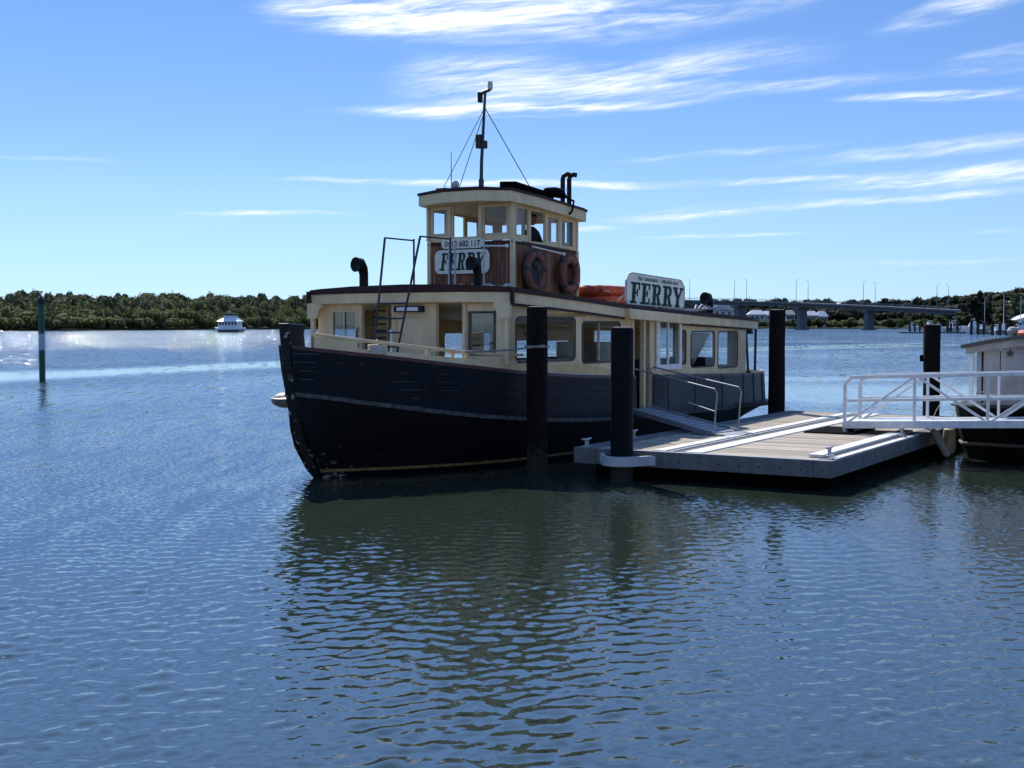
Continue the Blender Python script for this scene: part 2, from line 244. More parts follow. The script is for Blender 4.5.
class MB:
    def __init__(s, X=F): s.v = []; s.f = []; s.mi = []; s.X = X; s.cur = 0
    def add(s, vs, fs):
        n = len(s.v); s.v += [tuple(v) for v in vs]; s.f += [tuple(i + n for i in f) for f in fs]; s.mi += [s.cur] * len(fs); return s
    def box(s, a, b):
        (x0, y0, z0), (x1, y1, z1) = a, b
        return s.add([(x0, y0, z0), (x1, y0, z0), (x1, y1, z0), (x0, y1, z0), (x0, y0, z1), (x1, y0, z1), (x1, y1, z1), (x0, y1, z1)],
                     [(0, 3, 2, 1), (4, 5, 6, 7), (0, 1, 5, 4), (1, 2, 6, 5), (2, 3, 7, 6), (3, 0, 4, 7)])
    def tube(s, pts, r, n=8, closed=False, cap=True, sy=1.0):
        pts = [Vector(p) for p in pts]; rs = r if isinstance(r, (list, tuple)) else [r] * len(pts)
        vs = []; m = len(pts); prev = None
        for i, p in enumerate(pts):
            if closed: t = pts[(i + 1) % m] - pts[i - 1]
            else: t = pts[min(i + 1, m - 1)] - pts[max(i - 1, 0)]
            t = t.normalized() if t.length > 1e-9 else Vector((0, 0, 1))
            if prev is None:
                u = t.cross(Vector((0, 0, 1)))
                if u.length < .1: u = t.cross(Vector((1, 0, 0)))
            else: u = prev - t * prev.dot(t)
            u.normalize(); prev = u; w = t.cross(u)
            for k in range(n):
                a = 2 * math.pi * (k + .5) / n; vs.append(p + (u * math.cos(a) + w * math.sin(a) * sy) * rs[i])
        fs = []
        for i in range(m if closed else m - 1):
            j = (i + 1) % m
            for k in range(n): fs.append((i * n + k, i * n + (k + 1) % n, j * n + (k + 1) % n, j * n + k))
        if cap and not closed: fs += [tuple(range(n))[::-1], tuple((m - 1) * n + k for k in range(n))]
        return s.add(vs, fs)
    def lathe(s, c, prof, n=16, axis='z', cap=True):
        vs = []; c = Vector(c)
        for (r, h) in prof:
            for k in range(n):
                a = 2 * math.pi * k / n; x, y = r * math.cos(a), r * math.sin(a)
                vs.append(c + Vector({'z': (x, y, h), 'x': (h, x, y), 'y': (x, h, y)}[axis]))
        fs = []
        for i in range(len(prof) - 1):
            for k in range(n): fs.append((i * n + k, i * n + (k + 1) % n, (i + 1) * n + (k + 1) % n, (i + 1) * n + k))
        if cap: fs += [tuple(range(n))[::-1], tuple((len(prof) - 1) * n + k for k in range(n))]
        return s.add(vs, fs)
    def ball(s, c, r, n=14, m=8, sc=(1, 1, 1)):
        c = Vector(c); vs = [c + Vector((0, 0, -r * sc[2]))]
        for i in range(1, m):
            t = math.pi * i / m - math.pi / 2
            for k in range(n):
                a = 2 * math.pi * k / n; vs.append(c + Vector((math.cos(a) * math.cos(t) * sc[0], math.sin(a) * math.cos(t) * sc[1], math.sin(t) * sc[2])) * r)
        vs.append(c + Vector((0, 0, r * sc[2]))); fs = []
        for k in range(n): fs.append((0, 1 + (k + 1) % n, 1 + k)); fs.append((len(vs) - 1, 1 + (m - 2) * n + k, 1 + (m - 2) * n + (k + 1) % n))
        for i in range(m - 2):
            for k in range(n): fs.append((1 + i * n + k, 1 + i * n + (k + 1) % n, 1 + (i + 1) * n + (k + 1) % n, 1 + (i + 1) * n + k))
        return s.add(vs, fs)
    def plate(s, outline, holes, T, t):
        """2-D outline with holes; T(u, v, w) -> frame point, thickness t in w"""
        loops = [outline] + list(holes)
        flat = [q for lp in loops for q in lp]
        tris = tessellate_polygon([[Vector((a, b, 0)) for a, b in lp] for lp in loops])
        n = len(flat); vs = [T(a, b, 0) for a, b in flat] + [T(a, b, t) for a, b in flat]
        fs = [tuple(x) for x in tris] + [tuple(i + n for i in reversed(x)) for x in tris]
        o = 0
        for lp in loops:
            k = len(lp)
            for i in range(k): a, b = o + i, o + (i + 1) % k; fs.append((a, b, b + n, a + n))
            o += k
        return s.add(vs, fs)
    def grid(s, rows, closed_u=False):
        n = len(rows[0]); vs = [v for r in rows for v in r]; fs = []
        for i in range(len(rows) - 1):
            for k in range(n if closed_u else n - 1): fs.append((i * n + k, i * n + (k + 1) % n, (i + 1) * n + (k + 1) % n, (i + 1) * n + k))
        return s.add(vs, fs)
    def build(s, name, mats, parent=None, smooth=False, bevel=0, origin=None, edge=35, recalc=True):
        me = bpy.data.meshes.new(name); o = bpy.data.objects.new(name, me); scene.collection.objects.link(o)
        pts = [s.X(*v) for v in s.v]
        if parent is not None:
            o.parent = parent; M = WM[parent.name].inverted(); WM[o.name] = WM[parent.name]
        else:
            if origin is None:
                lo = [min(p[i] for p in pts) for i in range(3)]; hi = [max(p[i] for p in pts) for i in range(3)]
                origin = Vector(((lo[0] + hi[0]) / 2, (lo[1] + hi[1]) / 2, lo[2]))
            o.location = origin; T = Matrix.Translation(origin); WM[o.name] = T; M = T.inverted()
        me.from_pydata([M @ p for p in pts], [], s.f)
        ml = mats if isinstance(mats, (list, tuple)) else [mats]
        for m in ml: me.materials.append(m)
        if len(ml) > 1: me.polygons.foreach_set('material_index', s.mi)
        if recalc:
            bm = bmesh.new(); bm.from_mesh(me); bmesh.ops.recalc_face_normals(bm, faces=bm.faces); bm.to_mesh(me); bm.free()
        if smooth:
            me.polygons.foreach_set('use_smooth', [True] * len(me.polygons)); me.set_sharp_from_angle(angle=R(edge))
        me.update()
        if bevel:
            b = o.modifiers.new('bevel', 'BEVEL'); b.width = bevel; b.segments = 2; b.limit_method = 'ANGLE'; b.angle_limit = R(40)
        return o
WM = {}
def tag(o, label=None, cat=None, group=None, kind=None):
    if label: o['label'] = label
    if cat: o['category'] = cat
    if group: o['group'] = group
    if kind: o['kind'] = kind
    return o
def thing(name, label, cat, loc, rz=0, group=None):
    o = bpy.data.objects.new(name, None); scene.collection.objects.link(o); o.empty_display_size = .3
    o.location = loc; o.rotation_euler = (0, 0, rz)
    WM[o.name] = Matrix.Translation(Vector(loc)) @ Matrix.Rotation(rz, 4, 'Z')
    return tag(o, label, cat, group)
def dup(root, loc, label, rz=None, scale=None):
    c = root.copy(); scene.collection.objects.link(c); c.location = loc
    if rz is not None: c.rotation_euler[2] = rz
    if scale: c.scale = scale
    c['label'] = label
    for ch in list(root.children):
        d = ch.copy(); scene.collection.objects.link(d); d.parent = c
        for g in list(ch.children):
            e = g.copy(); scene.collection.objects.link(e); e.parent = d
    return c
def lerp(a, b, t): return a + (b - a) * t
def itp(L, x): return float(np.interp(x, [a for a, _ in L], [b for _, b in L]))
def rrect(u0, v0, u1, v1, r, n=5):
    o = []
    for (cx, cy, a0) in ((u1 - r, v1 - r, 0), (u0 + r, v1 - r, 90), (u0 + r, v0 + r, 180), (u1 - r, v0 + r, 270)):
        for k in range(n + 1): a = R(a0 + 90 * k / n); o.append((cx + r * math.cos(a), cy + r * math.sin(a)))
    return o
def rect(u0, v0, u1, v1): return [(u0, v0), (u1, v0), (u1, v1), (u0, v1)]

# ------------------------------------------------------------------ water
def water_material():
    m = bpy.data.materials.new('estuary water'); m.use_nodes = True; nt = m.node_tree; N = nt.nodes; L = nt.links
    b = N['Principled BSDF']; b.inputs['Base Color'].default_value = (.021, .031, .022, 1); b.inputs['Roughness'].default_value = .05
    b.inputs['IOR'].default_value = 1.6
    geo = N.new('ShaderNodeNewGeometry'); at = N.new('ShaderNodeAttribute'); at.attribute_name = 'ripple'
    def noise(scale, detail, st=(1, 1, 1), rot=0):
        mp = N.new('ShaderNodeMapping'); mp.inputs['Scale'].default_value = st; mp.inputs['Rotation'].default_value = (0, 0, R(rot)); L.new(geo.outputs['Position'], mp.inputs['Vector'])
        n = N.new('ShaderNodeTexNoise'); n.noise_dimensions = '2D'; n.inputs['Scale'].default_value = scale; n.inputs['Detail'].default_value = detail; L.new(mp.outputs[0], n.inputs['Vector'])
        s = N.new('ShaderNodeVectorMath'); s.operation = 'SUBTRACT'; L.new(n.outputs['Color'], s.inputs[0]); s.inputs[1].default_value = (.5, .5, .5)
        return s.outputs[0]
    a = noise(3.0, 2, (.9, .14, 1), 4); c = noise(13, 4, (.75, 1.2, 1), -25)
    def vs(v, f):
        n = N.new('ShaderNodeVectorMath'); n.operation = 'SCALE'; L.new(v, n.inputs[0])
        if isinstance(f, (int, float)): n.inputs['Scale'].default_value = f
        else: L.new(f, n.inputs['Scale'])
        return n.outputs[0]
    def va(x, y):
        n = N.new('ShaderNodeVectorMath'); n.operation = 'ADD'; L.new(x, n.inputs[0]); L.new(y, n.inputs[1]); return n.outputs[0]
    sep = N.new('ShaderNodeSeparateColor'); L.new(at.outputs['Color'], sep.inputs[0])
    s1 = vs(a, sep.outputs[0]); s2 = vs(c, sep.outputs[1])
    t = va(s1, s2)
    mk = N.new('ShaderNodeVectorMath'); mk.operation = 'MULTIPLY'; L.new(t, mk.inputs[0]); mk.inputs[1].default_value = (1, 1, 0)
    # distant wavelets show their near faces: mean tilt of the unresolved chop towards the quay
    bias = N.new('ShaderNodeCombineXYZ'); bias.inputs[0].default_value = .015; bias.inputs[1].default_value = -.13
    t = va(va(geo.outputs['Normal'], vs(bias.outputs[0], sep.outputs[2])), mk.outputs[0])
    nn = N.new('ShaderNodeVectorMath'); nn.operation = 'NORMALIZE'; L.new(t, nn.inputs[0]); L.new(nn.outputs[0], b.inputs['Normal'])
    return m
def vnoise(x, y, seed=0):
    """smooth value noise for large patches"""
    r = np.random.default_rng(seed).random((64, 64))
    xi = np.floor(x).astype(int); yi = np.floor(y).astype(int); fx = x - xi; fy = y - yi
    fx = fx * fx * (3 - 2 * fx); fy = fy * fy * (3 - 2 * fy)
    g = lambda i, j: r[i % 64, j % 64]
    return (g(xi, yi) * (1 - fx) + g(xi + 1, yi) * fx) * (1 - fy) + (g(xi, yi + 1) * (1 - fx) + g(xi + 1, yi + 1) * fx) * fy
def build_water():
    rs = [0.6, 1.5, 2.5]; r = 3.5
    while r < 9000:
        rs.append(r); r += max(.030, r * r / (FPX * EYE) * .74) if r < 75 else r * .035
    rs = np.array(rs)
    az = [R(a) for a in np.arange(-180, -34, 3.0)] + list(np.arange(R(-34), R(34), 1.35 / FPX)) + [R(a) for a in np.arange(34, 180, 3.0)]
    az = np.array(az); nr, na = len(rs), len(az)
    Rr, A = np.meshgrid(rs, az, indexing='ij'); X = Rr * np.sin(A); Y = Rr * np.cos(A)
    dr = np.gradient(rs)[:, None] * np.ones_like(A)
    Z = np.zeros_like(X); lost = np.zeros_like(X); g = np.random.default_rng(3)
    # large patches of rougher and calmer water
    P = .55 + .9 * vnoise(X / 9 + 3.1, Y / 16 + 8.2, 1) * (.4 + .6 * vnoise(X / 3 + 1, Y / 5 + 2, 2)) / .7
    P = np.clip(P, .5, 1.35)
    # calm slick left by a passing boat, a band across the left water
    c = np.array([[-60, 42], [-25.6, 65], [-20.9, 75], [-15.5, 87], [0, 112], [20, 135], [70, 190]], float)
    yc = np.interp(X, c[:, 0], c[:, 1]); wd = np.interp(X, [-60, -25, -15, 10, 70], [14, 12.5, 13, 9, 14])
    slick = np.exp(-((Y - yc) / wd) ** 4) * (X < 60)
    far = np.clip((Y - 45) / 60, 0, 1)
    bands = far * .75 * np.clip((vnoise(X / 120 + 7, Y / 22 + 1.7, 5) - .5) * 3, 0, 1) * (X > 0)
    # calm eddy to the right of the ferry's reflection
    eddy = .5 * np.exp(-(((X - 2.2) / 2.6) ** 2 + ((Y - 15.2) / 2.6) ** 2))
    calm = .85 * np.exp(-(((X - 14) / 9.5) ** 4 + ((Y - 52) / 22) ** 4)) * (.45 + .55 * np.clip((vnoise(X / 14 + 2, Y / 4.5 + 5, 8) - .25) * 2.2, 0, 1))
    P = P * (1 - calm)
    P = P * (1 - .975 * slick) * (1 - .7 * bands) * (1 - eddy)
    nw = 84
    for i in range(nw):
        lam = .072 * (.36 / .072) ** ((i + g.random()) / nw); k = 2 * math.pi / lam
        th = (R(-58) + g.normal() * R(24)) if i % 3 < 2 else R(-95) + g.normal() * R(50)
        slope = (.0122 if i % 3 < 2 else .0120) * (1.0 if lam > .13 else .75) * (1 if lam < .33 else .6)
        w = np.clip(lam / (2.6 * np.maximum(dr, Rr * 1.35 / FPX)) - 1, 0, 1) * (np.abs(A) < R(33.9))
        ph = k * (X * math.cos(th) + Y * math.sin(th)) + g.random() * 6.28
        wob = .9 * np.sin(X * .9 / max(lam, .4) * .6 + i) + .8 * np.sin(Y * .7 / max(lam, .4) * .6 + i * 2)
        amp = slope / k * 1.414 * (.25 + 1.4 * vnoise(X / (lam * 4) + i * 3.3, Y / (lam * 4) + i * 1.7, i % 9))
        Z += w * amp * np.sin(ph + wob); lost += (1 - w) / nw
    Z *= P
    v = np.stack([X, Y, Z], -1).reshape(-1, 3)
    i, j = np.meshgrid(np.arange(nr - 1), np.arange(na), indexing='ij'); j2 = (j + 1) % na
    q = np.stack([i * na + j, i * na + j2, (i + 1) * na + j2, (i + 1) * na + j], -1).reshape(-1, 4)[:, ::-1]
    me = bpy.data.meshes.new('water'); me.vertices.add(len(v)); me.vertices.foreach_set('co', v.ravel())
    me.loops.add(q.size); me.loops.foreach_set('vertex_index', q.ravel()); me.polygons.add(len(q))
    me.polygons.foreach_set('loop_start', np.arange(0, q.size, 4)); me.polygons.foreach_set('use_smooth', np.ones(len(q), bool))
    me.update(calc_edges=True)
    at = me.attributes.new('ripple', 'FLOAT_COLOR', 'POINT')
    dist = np.clip((Rr - 30) / 150, 0, 1); big = (.15 + 1.25 * dist) * lost * P; fine = (.10 + (.30 + .75 * dist) * lost) * P
    col = np.stack([big, fine, (.25 + .75 * dist) * lost * P, np.ones_like(P)], -1).reshape(-1, 4)
    at.data.foreach_set('color', col.ravel().astype(np.float32))
    me.materials.append(water_material())
    o = bpy.data.objects.new('water', me); scene.collection.objects.link(o); tag(o, kind='structure'); return o
build_water()

# ------------------------------------------------------------------ far shore
SHORE = [(-3000, 300), (-1200, 380), (-200, 520), (0, 563), (150, 640), (310, 845), (500, 960), (640, 930), (900, 900), (960, 700), (1030, 520), (1300, 380), (2600, 300), (4500, 260)]
def shore_d(px): return itp(SHORE, px)
def az_px(px):
    q = min(max(px, -400), 1424)
    return math.atan((q - 512) / FPX) + (px - q) / 4200.0
LAND = mat('scrub covered ground', (.016, .022, .010), .95, spec=.1, col2=(.028, .032, .015), scale=.05, detail=8)
def ridge(px): # extra height of ground behind the shore
    return itp([(-3000, 10), (0, 10), (150, 14), (310, 19), (500, 20), (720, 18), (940, 17), (1100, 9), (4500, 6)], px)
mb = MB(W); rows = []
pxs = list(np.linspace(-3000, 4500, 180))
for k, (f, hf) in enumerate([(1, -.6), (1.004, .35), (1.05, .5), (1.16, .75), (1.35, 1.0), (1.8, 1.05), (3.0, 1.0)]):
    row = []
    for px in pxs:
        a = az_px(px); d = shore_d(px) * f; z = hf if k < 2 else .35 + hf * ridge(px) * (.55 if k == 2 else 1) * (.0 if k == 2 else 1) + (0.8 if k == 2 else 0)
        row.append((d * math.tan(a) if abs(a) < 1.3 else d * math.sin(a) * 3, d, z))
    rows.append(row)
mb.grid(rows); tag(mb.build('hills', LAND, smooth=True, edge=80), kind='structure')
mb = MB(W); mb.box((-9000, 2600, -1), (9000, 2640, 12)); tag(mb.build('terrain', LAND), kind='structure')

def leaf_mat(name, cols, rough=.7):
    m = bpy.data.materials.new(name); m.use_nodes = True; nt = m.node_tree; N = nt.nodes; L = nt.links; b = N['Principled BSDF']
    b.inputs['Roughness'].default_value = rough; b.inputs['Specular IOR Level'].default_value = .25
    g = N.new('ShaderNodeNewGeometry'); r = N.new('ShaderNodeValToRGB'); L.new(g.outputs['Random Per Island'], r.inputs[0])
    el = r.color_ramp.elements; el[0].color = (*cols[0], 1); el[1].color = (*cols[-1], 1)
    for i, c in enumerate(cols[1:-1]): e = el.new((i + 1) / (len(cols) - 1)); e.color = (*c, 1)
    n = N.new('ShaderNodeTexNoise'); n.inputs['Scale'].default_value = .09; n.inputs['Detail'].default_value = 3; L.new(g.outputs['Position'], n.inputs['Vector'])
    mr = N.new('ShaderNodeMapRange'); mr.inputs['From Min'].default_value = .35; mr.inputs['From Max'].default_value = .65; mr.inputs['To Min'].default_value = .6; mr.inputs['To Max'].default_value = 1.45; L.new(n.outputs['Fac'], mr.inputs['Value'])
    h = N.new('ShaderNodeHueSaturation'); L.new(r.outputs[0], h.inputs['Color']); L.new(mr.outputs[0], h.inputs['Value']); L.new(h.outputs[0], b.inputs['Base Color'])
    b.inputs['Subsurface Weight'].default_value = 0
    tr = N.new('ShaderNodeBsdfTranslucent'); L.new(h.outputs[0], tr.inputs[0]); mx = N.new('ShaderNodeMixShader'); mx.inputs[0].default_value = .5
    out = N['Material Output']; L.new(b.outputs[0], mx.inputs[1]); L.new(tr.outputs[0], mx.inputs[2]); L.new(mx.outputs[0], out.inputs[0])
    return m
LF_MANG = leaf_mat('mangrove leaves', [(.095, .105, .030), (.155, .16, .050), (.20, .195, .07)])
LF_EUC = leaf_mat('eucalypt leaves', [(.065, .075, .030), (.12, .13, .052), (.17, .175, .08)])
LF_DARK = leaf_mat('dark she-oak leaves', [(.014, .020, .012), (.028, .036, .018), (.045, .052, .026)])
LF_LIME = leaf_mat('light green leaves', [(.05, .07, .018), (.08, .10, .025), (.11, .13, .04)])
BARK = mat('grey bark', (.12, .10, .08), .9)

def crown_quads(V, Q, c, rx, rz, n, size, g, lumps=5):
    """leaf clumps over several off-centre lobes; each lobe has a lumpy inner mass"""
    cs = [(np.clip(g.normal(0, .38, 3), -.6, .6) * (rx, rx, rz * .75)) for _ in range(lumps)]
    for l in cs:
        n0 = len(V); ph = g.random(3) * 6.28
        for i in range(5):
            t = math.pi * (i + .5) / 5 - math.pi / 2
            for k in range(7):
                a = 2 * math.pi * k / 7; w = .52 * (1 + .22 * math.sin(3 * a + ph[0]) * math.cos(2 * t + ph[1]))
                V.append(np.array(c) + l + np.array((math.cos(a) * math.cos(t) * rx, math.sin(a) * math.cos(t) * rx, math.sin(t) * rz)) * w)
        for i in range(4):
            for k in range(7): Q.append((n0 + i * 7 + k, n0 + i * 7 + (k + 1) % 7, n0 + i * 7 + 7 + (k + 1) % 7, n0 + i * 7 + 7 + k))
    for q in range(n):
        l = cs[q % lumps]; d = g.normal(0, 1, 3); d /= np.linalg.norm(d) + 1e-9
        rr = (.45 + .55 * g.random() ** .5) * (.64 if q % 9 else .74)
        p = np.array(c) + l + d * rr * (rx, rx, rz)
        a = g.normal(0, 1, 3); a /= np.linalg.norm(a); b = np.cross(a, g.normal(0, 1, 3)); b /= np.linalg.norm(b) + 1e-9
        s = size * (.6 + .8 * g.random())
        n0 = len(V); V.extend([p + a * s, p + b * s * .7, p - a * s, p - b * s * .7]); Q.append((n0, n0 + 1, n0 + 2, n0 + 3))
def quads_obj(name, V, Q, m, parent=None, origin=(0, 0, 0)):
    me = bpy.data.meshes.new(name); V = np.array(V)
    o = bpy.data.objects.new(name, me); scene.collection.objects.link(o)
    if parent is not None: V = V - np.array(parent.location); o.parent = parent
    me.from_pydata(V.tolist(), [], Q); me.materials.append(m); me.update(); return o
def forest(name, bands, m, label, seed):
    """bands: (px0, px1, step_m, behind_m, base_z, height lo, hi, crown radius)"""
    g = np.random.default_rng(seed); V = []; Q = []
    for (p0, p1, step, beh, bz, h0, h1, rad) in bands:
        px = p0
        while px < p1:
            d0 = shore_d(px); d = d0 + beh + g.random() * step * 1.2
            x = d * math.tan(az_px(px)) + g.normal() * step * .3
            hh = (h0 + (h1 - h0) * g.random() ** 1.3) * max(1.0, d0 / 640) ** .8
            vis = -60 < px < 1084
            gz = bz if bz >= 0 else .35 + ridge(px) * min(1, beh / (d0 * .3))
            r = rad * (.75 + .5 * g.random()) * (1 if vis else 1.25 if -700 < px < 1700 else 2.2)
            crown_quads(V, Q, (x, d, gz + hh * .58), r, hh * .5, 400 if vis else 60, r * (.085 if vis else .3), g, 6 if vis else 4)
            px += step / d * FPX * (1 if vis else 3.2 if -700 < px < 1700 else 7)
    return tag(quads_obj(name, V, Q, m), label, 'forest', kind='stuff')
forest('mangrove_thicket', [(-2900, 320, 3.4, 2, .3, 5.5, 7.0, 3.6), (-2900, 320, 3.8, 9, .5, 8, 9.6, 4.0), (-2900, 330, 4.5, 20, .5, 10, 11.8, 4.6)], LF_MANG,
       'olive mangrove thicket growing to the waterline on the left far shore', 11)
forest('gum_forest', [(-2900, 420, 4.4, 34, -1, 11.5, 13.2, 5), (-2900, 420, 4.4, 60, -1, 12, 14.0, 5), (-2900, 440, 5, 95, -1, 11, 13.6, 5.5)], LF_EUC,
       'dull green gum forest rising behind the mangroves on the left shore', 12)
forest('shoreline_scrub', [(300, 960, 6, 3, .3, 3.5, 6.5, 4.5), (1000, 4000, 7, 6, .4, 4, 7, 4)], LF_LIME,
       'light green scrub along the far bank below the road bridge', 13)
forest('distant_woodland', [(300, 955, 5, 60, -1, 5.5, 8, 6), (300, 1040, 5, 110, -1, 6, 8, 6), (300, 1040, 5, 180, -1, 7.5, 9.5, 7), (980, 4000, 10, 60, -1, 5, 7, 5)], LF_DARK,
       'dark woodland ridge stretching behind the road bridge', 14)

def tree(px, d, top_py, rad, m, label, seed, base_z=1.0, n=900):
    g = np.random.default_rng(seed); p = px2w(px, d, base_z); H = hz(top_py, d) - base_z
    t = thing('tree', label, 'tree', p, 0, 'tall trees behind the marina')
    mb = MB(W); lean = g.normal() * .4
    mb.tube([(p.x, p.y, base_z - .5), (p.x + lean * .4, p.y, base_z + H * .35), (p.x + lean, p.y, base_z + H * .8)], [H * .022, H * .016, H * .006], 7)
    for k in range(5):
        z = base_z + H * (.35 + .1 * k); a = g.random() * 6.28
        mb.tube([(p.x + lean * .6, p.y, z), (p.x + math.cos(a) * rad * .6, p.y + math.sin(a) * rad * .6, z + H * .15)], [H * .008, H * .003], 5)
    mb.build('trunk', BARK, t)
    V = []; Q = []
    for k in range(7):
        f = k / 6; rr = rad * (.95 - .62 * f * f) ; a = g.random() * 6.28
        crown_quads(V, Q, (p.x + lean + math.cos(a) * rad * .28, p.y + math.sin(a) * rad * .28, base_z + H * (.24 + .64 * f)), rr * .8, H * .14, n // 7, rad * .09, g, 4)
    quads_obj('crown', V, Q, m, t)
tree(975, 430, 291, 5.0, LF_DARK, 'tall dark pointed tree standing highest left of the marina gap', 21)
tree(984, 445, 297, 4.5, LF_DARK, 'dark tree with a rounded top leaning against the tall pointed tree', 22)
tree(963, 470, 304, 4.6, LF_DARK, 'lower dark tree on the left flank of the tall pointed tree', 23)
tree(1001, 420, 299, 4.5, LF_EUC, 'broad olive tree just right of the gap behind the marina', 24)
tree(1013, 425, 291, 5.5, LF_EUC, 'tall spreading gum tree above the white boatshed roof', 25)
tree(1030, 430, 293, 6.0, LF_EUC, 'gum tree at the right edge of the view behind the marina', 26)
tree(1003, 395, 309, 3.6, LF_LIME, 'short bright green tree low in front of the tall gum trees', 27, n=700)
tree(940, 640, 315, 6.0, LF_LIME, 'light green bushy tree under the right end of the bridge', 28, n=600)

# ------------------------------------------------------------------ road bridge with lamps, houses below
CONCB = mat('bridge concrete', (.17, .175, .19), .85, col2=(.12, .125, .14), scale=.4, stretch=(1, 1, .2))
DSC = 760.0
def bridge_pt(t, side=0, z=0):
    a = Vector(((.1754 + .0382 * t) * DSC, (1 - .041 * t) * DSC, z)); n = Vector((.041, .0382, 0)).normalized()
    return a + n * side
def deck_z(t):  # level deck falls towards the right bank
    py = itp([(-3, 298), (0, 301), (1, 302.5), (2, 305.5), (3, 309), (4.5, 315)], t); return hz(py, (1 - .041 * t) * DSC)
br = thing('road_bridge', 'long grey concrete road bridge across the river on square piers', 'bridge', bridge_pt(1, 0, 0))
HW = 5.6; ts = [-9 + .25 * i for i in range(56)]
mb = MB(W); rows = []
for t in ts:
    z = deck_z(t); rows.append([tuple(bridge_pt(t, s, z + dz)) for s, dz in ((-HW, 0), (HW, 0), (HW, -.9), (HW - 1.6, -1.1), (HW - 1.8, -2.6), (-HW + 1.8, -2.6), (-HW + 1.6, -1.1), (-HW, -.9))])
mb.grid(rows, True); mb.build('deck', CONCB, br)
for sd in (-1, 1):
    mb = MB(W)
    mb.tube([bridge_pt(t, sd * (HW - .2), deck_z(t) + 1.25) for t in ts], .09, 4); mb.tube([bridge_pt(t, sd * (HW - .2), deck_z(t) + .75) for t in ts], .06, 4)
    for i in range(270):
        t = -9 + i * 13.75 / 270; q = bridge_pt(t, sd * (HW - .2), deck_z(t)); mb.tube([q, q + Vector((0, 0, 1.3))], .06, 4)
    mb.build('railing', CONCB, br)
u = Vector((.0382, -.041, 0)).normalized(); n_ = Vector((.041, .0382, 0)).normalized()
for t in range(-8, 4):
    z = deck_z(t) - 2.6; c = bridge_pt(t, 0, 0); mb = MB(W)
    def pbox(hu, hn, z0, z1):
        vs = [c + u * a * hu + n_ * b * hn + Vector((0, 0, zz)) for zz in (z0, z1) for a, b in ((-1, -1), (1, -1), (1, 1), (-1, 1))]
        mb.add(vs, [(0, 3, 2, 1), (4, 5, 6, 7), (0, 1, 5, 4), (1, 2, 6, 5), (2, 3, 7, 6), (3, 0, 4, 7)])
    pbox(1.2, 3.3, -1, z - 1.3); pbox(1.4, 5.0, z - 1.3, z); pbox(2.1, 4.2, -1, .5)
    mb.build('pier', CONCB, br)
LAMPM = mat('grey lamp pole', (.30, .31, .33), .5, .3)
names = {690: 'hidden', }
def lamp_px(t, sd):
    q = bridge_pt(t, sd * (HW + .1), 0); return q.x / q.y * FPX + 512
order = ['first', 'second', 'third', 'fourth', 'fifth', 'sixth', 'seventh', 'eighth', 'ninth', 'tenth']
first = None; lamps = sorted([(lamp_px(t, s), t, s) for t in (-1, 0, 1, 2, 3) for s in (-1, 1)]); lamps = lamps[1:]
for i, (pxx, t, sd) in enumerate(lamps):
    q = bridge_pt(t, sd * (HW + .15), deck_z(t) - .6)
    lab = 'slender street lamp on the road bridge, %s from the left of the nine' % order[i]
    st = thing('street_lamp', lab, 'street lamp', q, 0, 'street lamps along the bridge')
    inn = n_ * (-sd); H = 13.2
    mb = MB(W); mb.tube([q, q + Vector((0, 0, H * .6)), q + Vector((0, 0, H - 1)), q + Vector((0, 0, H - .2)) + inn * .5, q + Vector((0, 0, H)) + inn * 1.8], [.17, .13, .1, .09, .08], 6)
    mb.build('pole', LAMPM, st)
    mb = MB(W); a = q + Vector((0, 0, H)) + inn * 1.7; mb.tube([a, a + inn * .9], [.16, .12], 6, sy=.6); mb.build('lamp_head', LAMPM, st)

HW_WALL = mat('pale house wall', (.55, .52, .47), .8); ROOFW = mat('white metal roof', (.58, .58, .59), .6, col2=(.46, .46, .48)); ROOFG = mat('grey tiled roof', (.30, .29, .29), .8)
WIND = mat('dark window pane', (.03, .035, .04), .2)
def house(px, d, py0, py1, wpx, rm, label):
    w = wpx * d / FPX; z0 = hz(py1, d); z1 = hz(py0, d); h = z1 - z0; c = px2w(px, d, z0)
    t = thing('house', label, 'house', c, 0, 'houses on the bank behind the bridge')
    mb = MB(W); mb.box((c.x - w / 2, d - 4, z0 - 3), (c.x + w / 2, d + 4, z0 + h * .55)); mb.build('wall', HW_WALL, t)
    mb = MB(W); e = .6; x0, x1 = c.x - w / 2 - e, c.x + w / 2 + e; zr = z0 + h * .55
    mb.add([(x0, d - 4 - e, zr), (x1, d - 4 - e, zr), (x1, d + 4 + e, zr), (x0, d + 4 + e, zr), (x0 + w * .28, d, z1), (x1 - w * .28, d, z1),
            (x0, d - 4 - e, zr - .15), (x1, d - 4 - e, zr - .15), (x1, d + 4 + e, zr - .15), (x0, d + 4 + e, zr - .15)],
           [(0, 1, 5, 4), (1, 2, 5), (2, 3, 4, 5), (3, 0, 4), (0, 6, 7, 1), (1, 7, 8, 2), (2, 8, 9, 3), (3, 9, 6, 0), (6, 9, 8, 7)]); mb.build('roof', rm, t)
    for k in (-.28, .0, .28):
        mb = MB(W); mb.box((c.x + w * k - .8, d - 4.06, z0 + h * .1), (c.x + w * k + .8, d - 4.01, z0 + h * .42)); mb.build('window', WIND, t)
house(722, 955, 304, 318, 22, ROOFG, 'grey roofed house low on the bank left of the nearest visible pier')
house(756, 950, 310, 320, 17, ROOFW, 'white roofed house seen above the stern of the ferry')
house(768, 955, 311, 320, 14, ROOFW, 'low white roofed house beside the stern pile')
house(789, 950, 310, 320, 9, ROOFG, 'small pale house just right of the tall pile by the ferry stern')
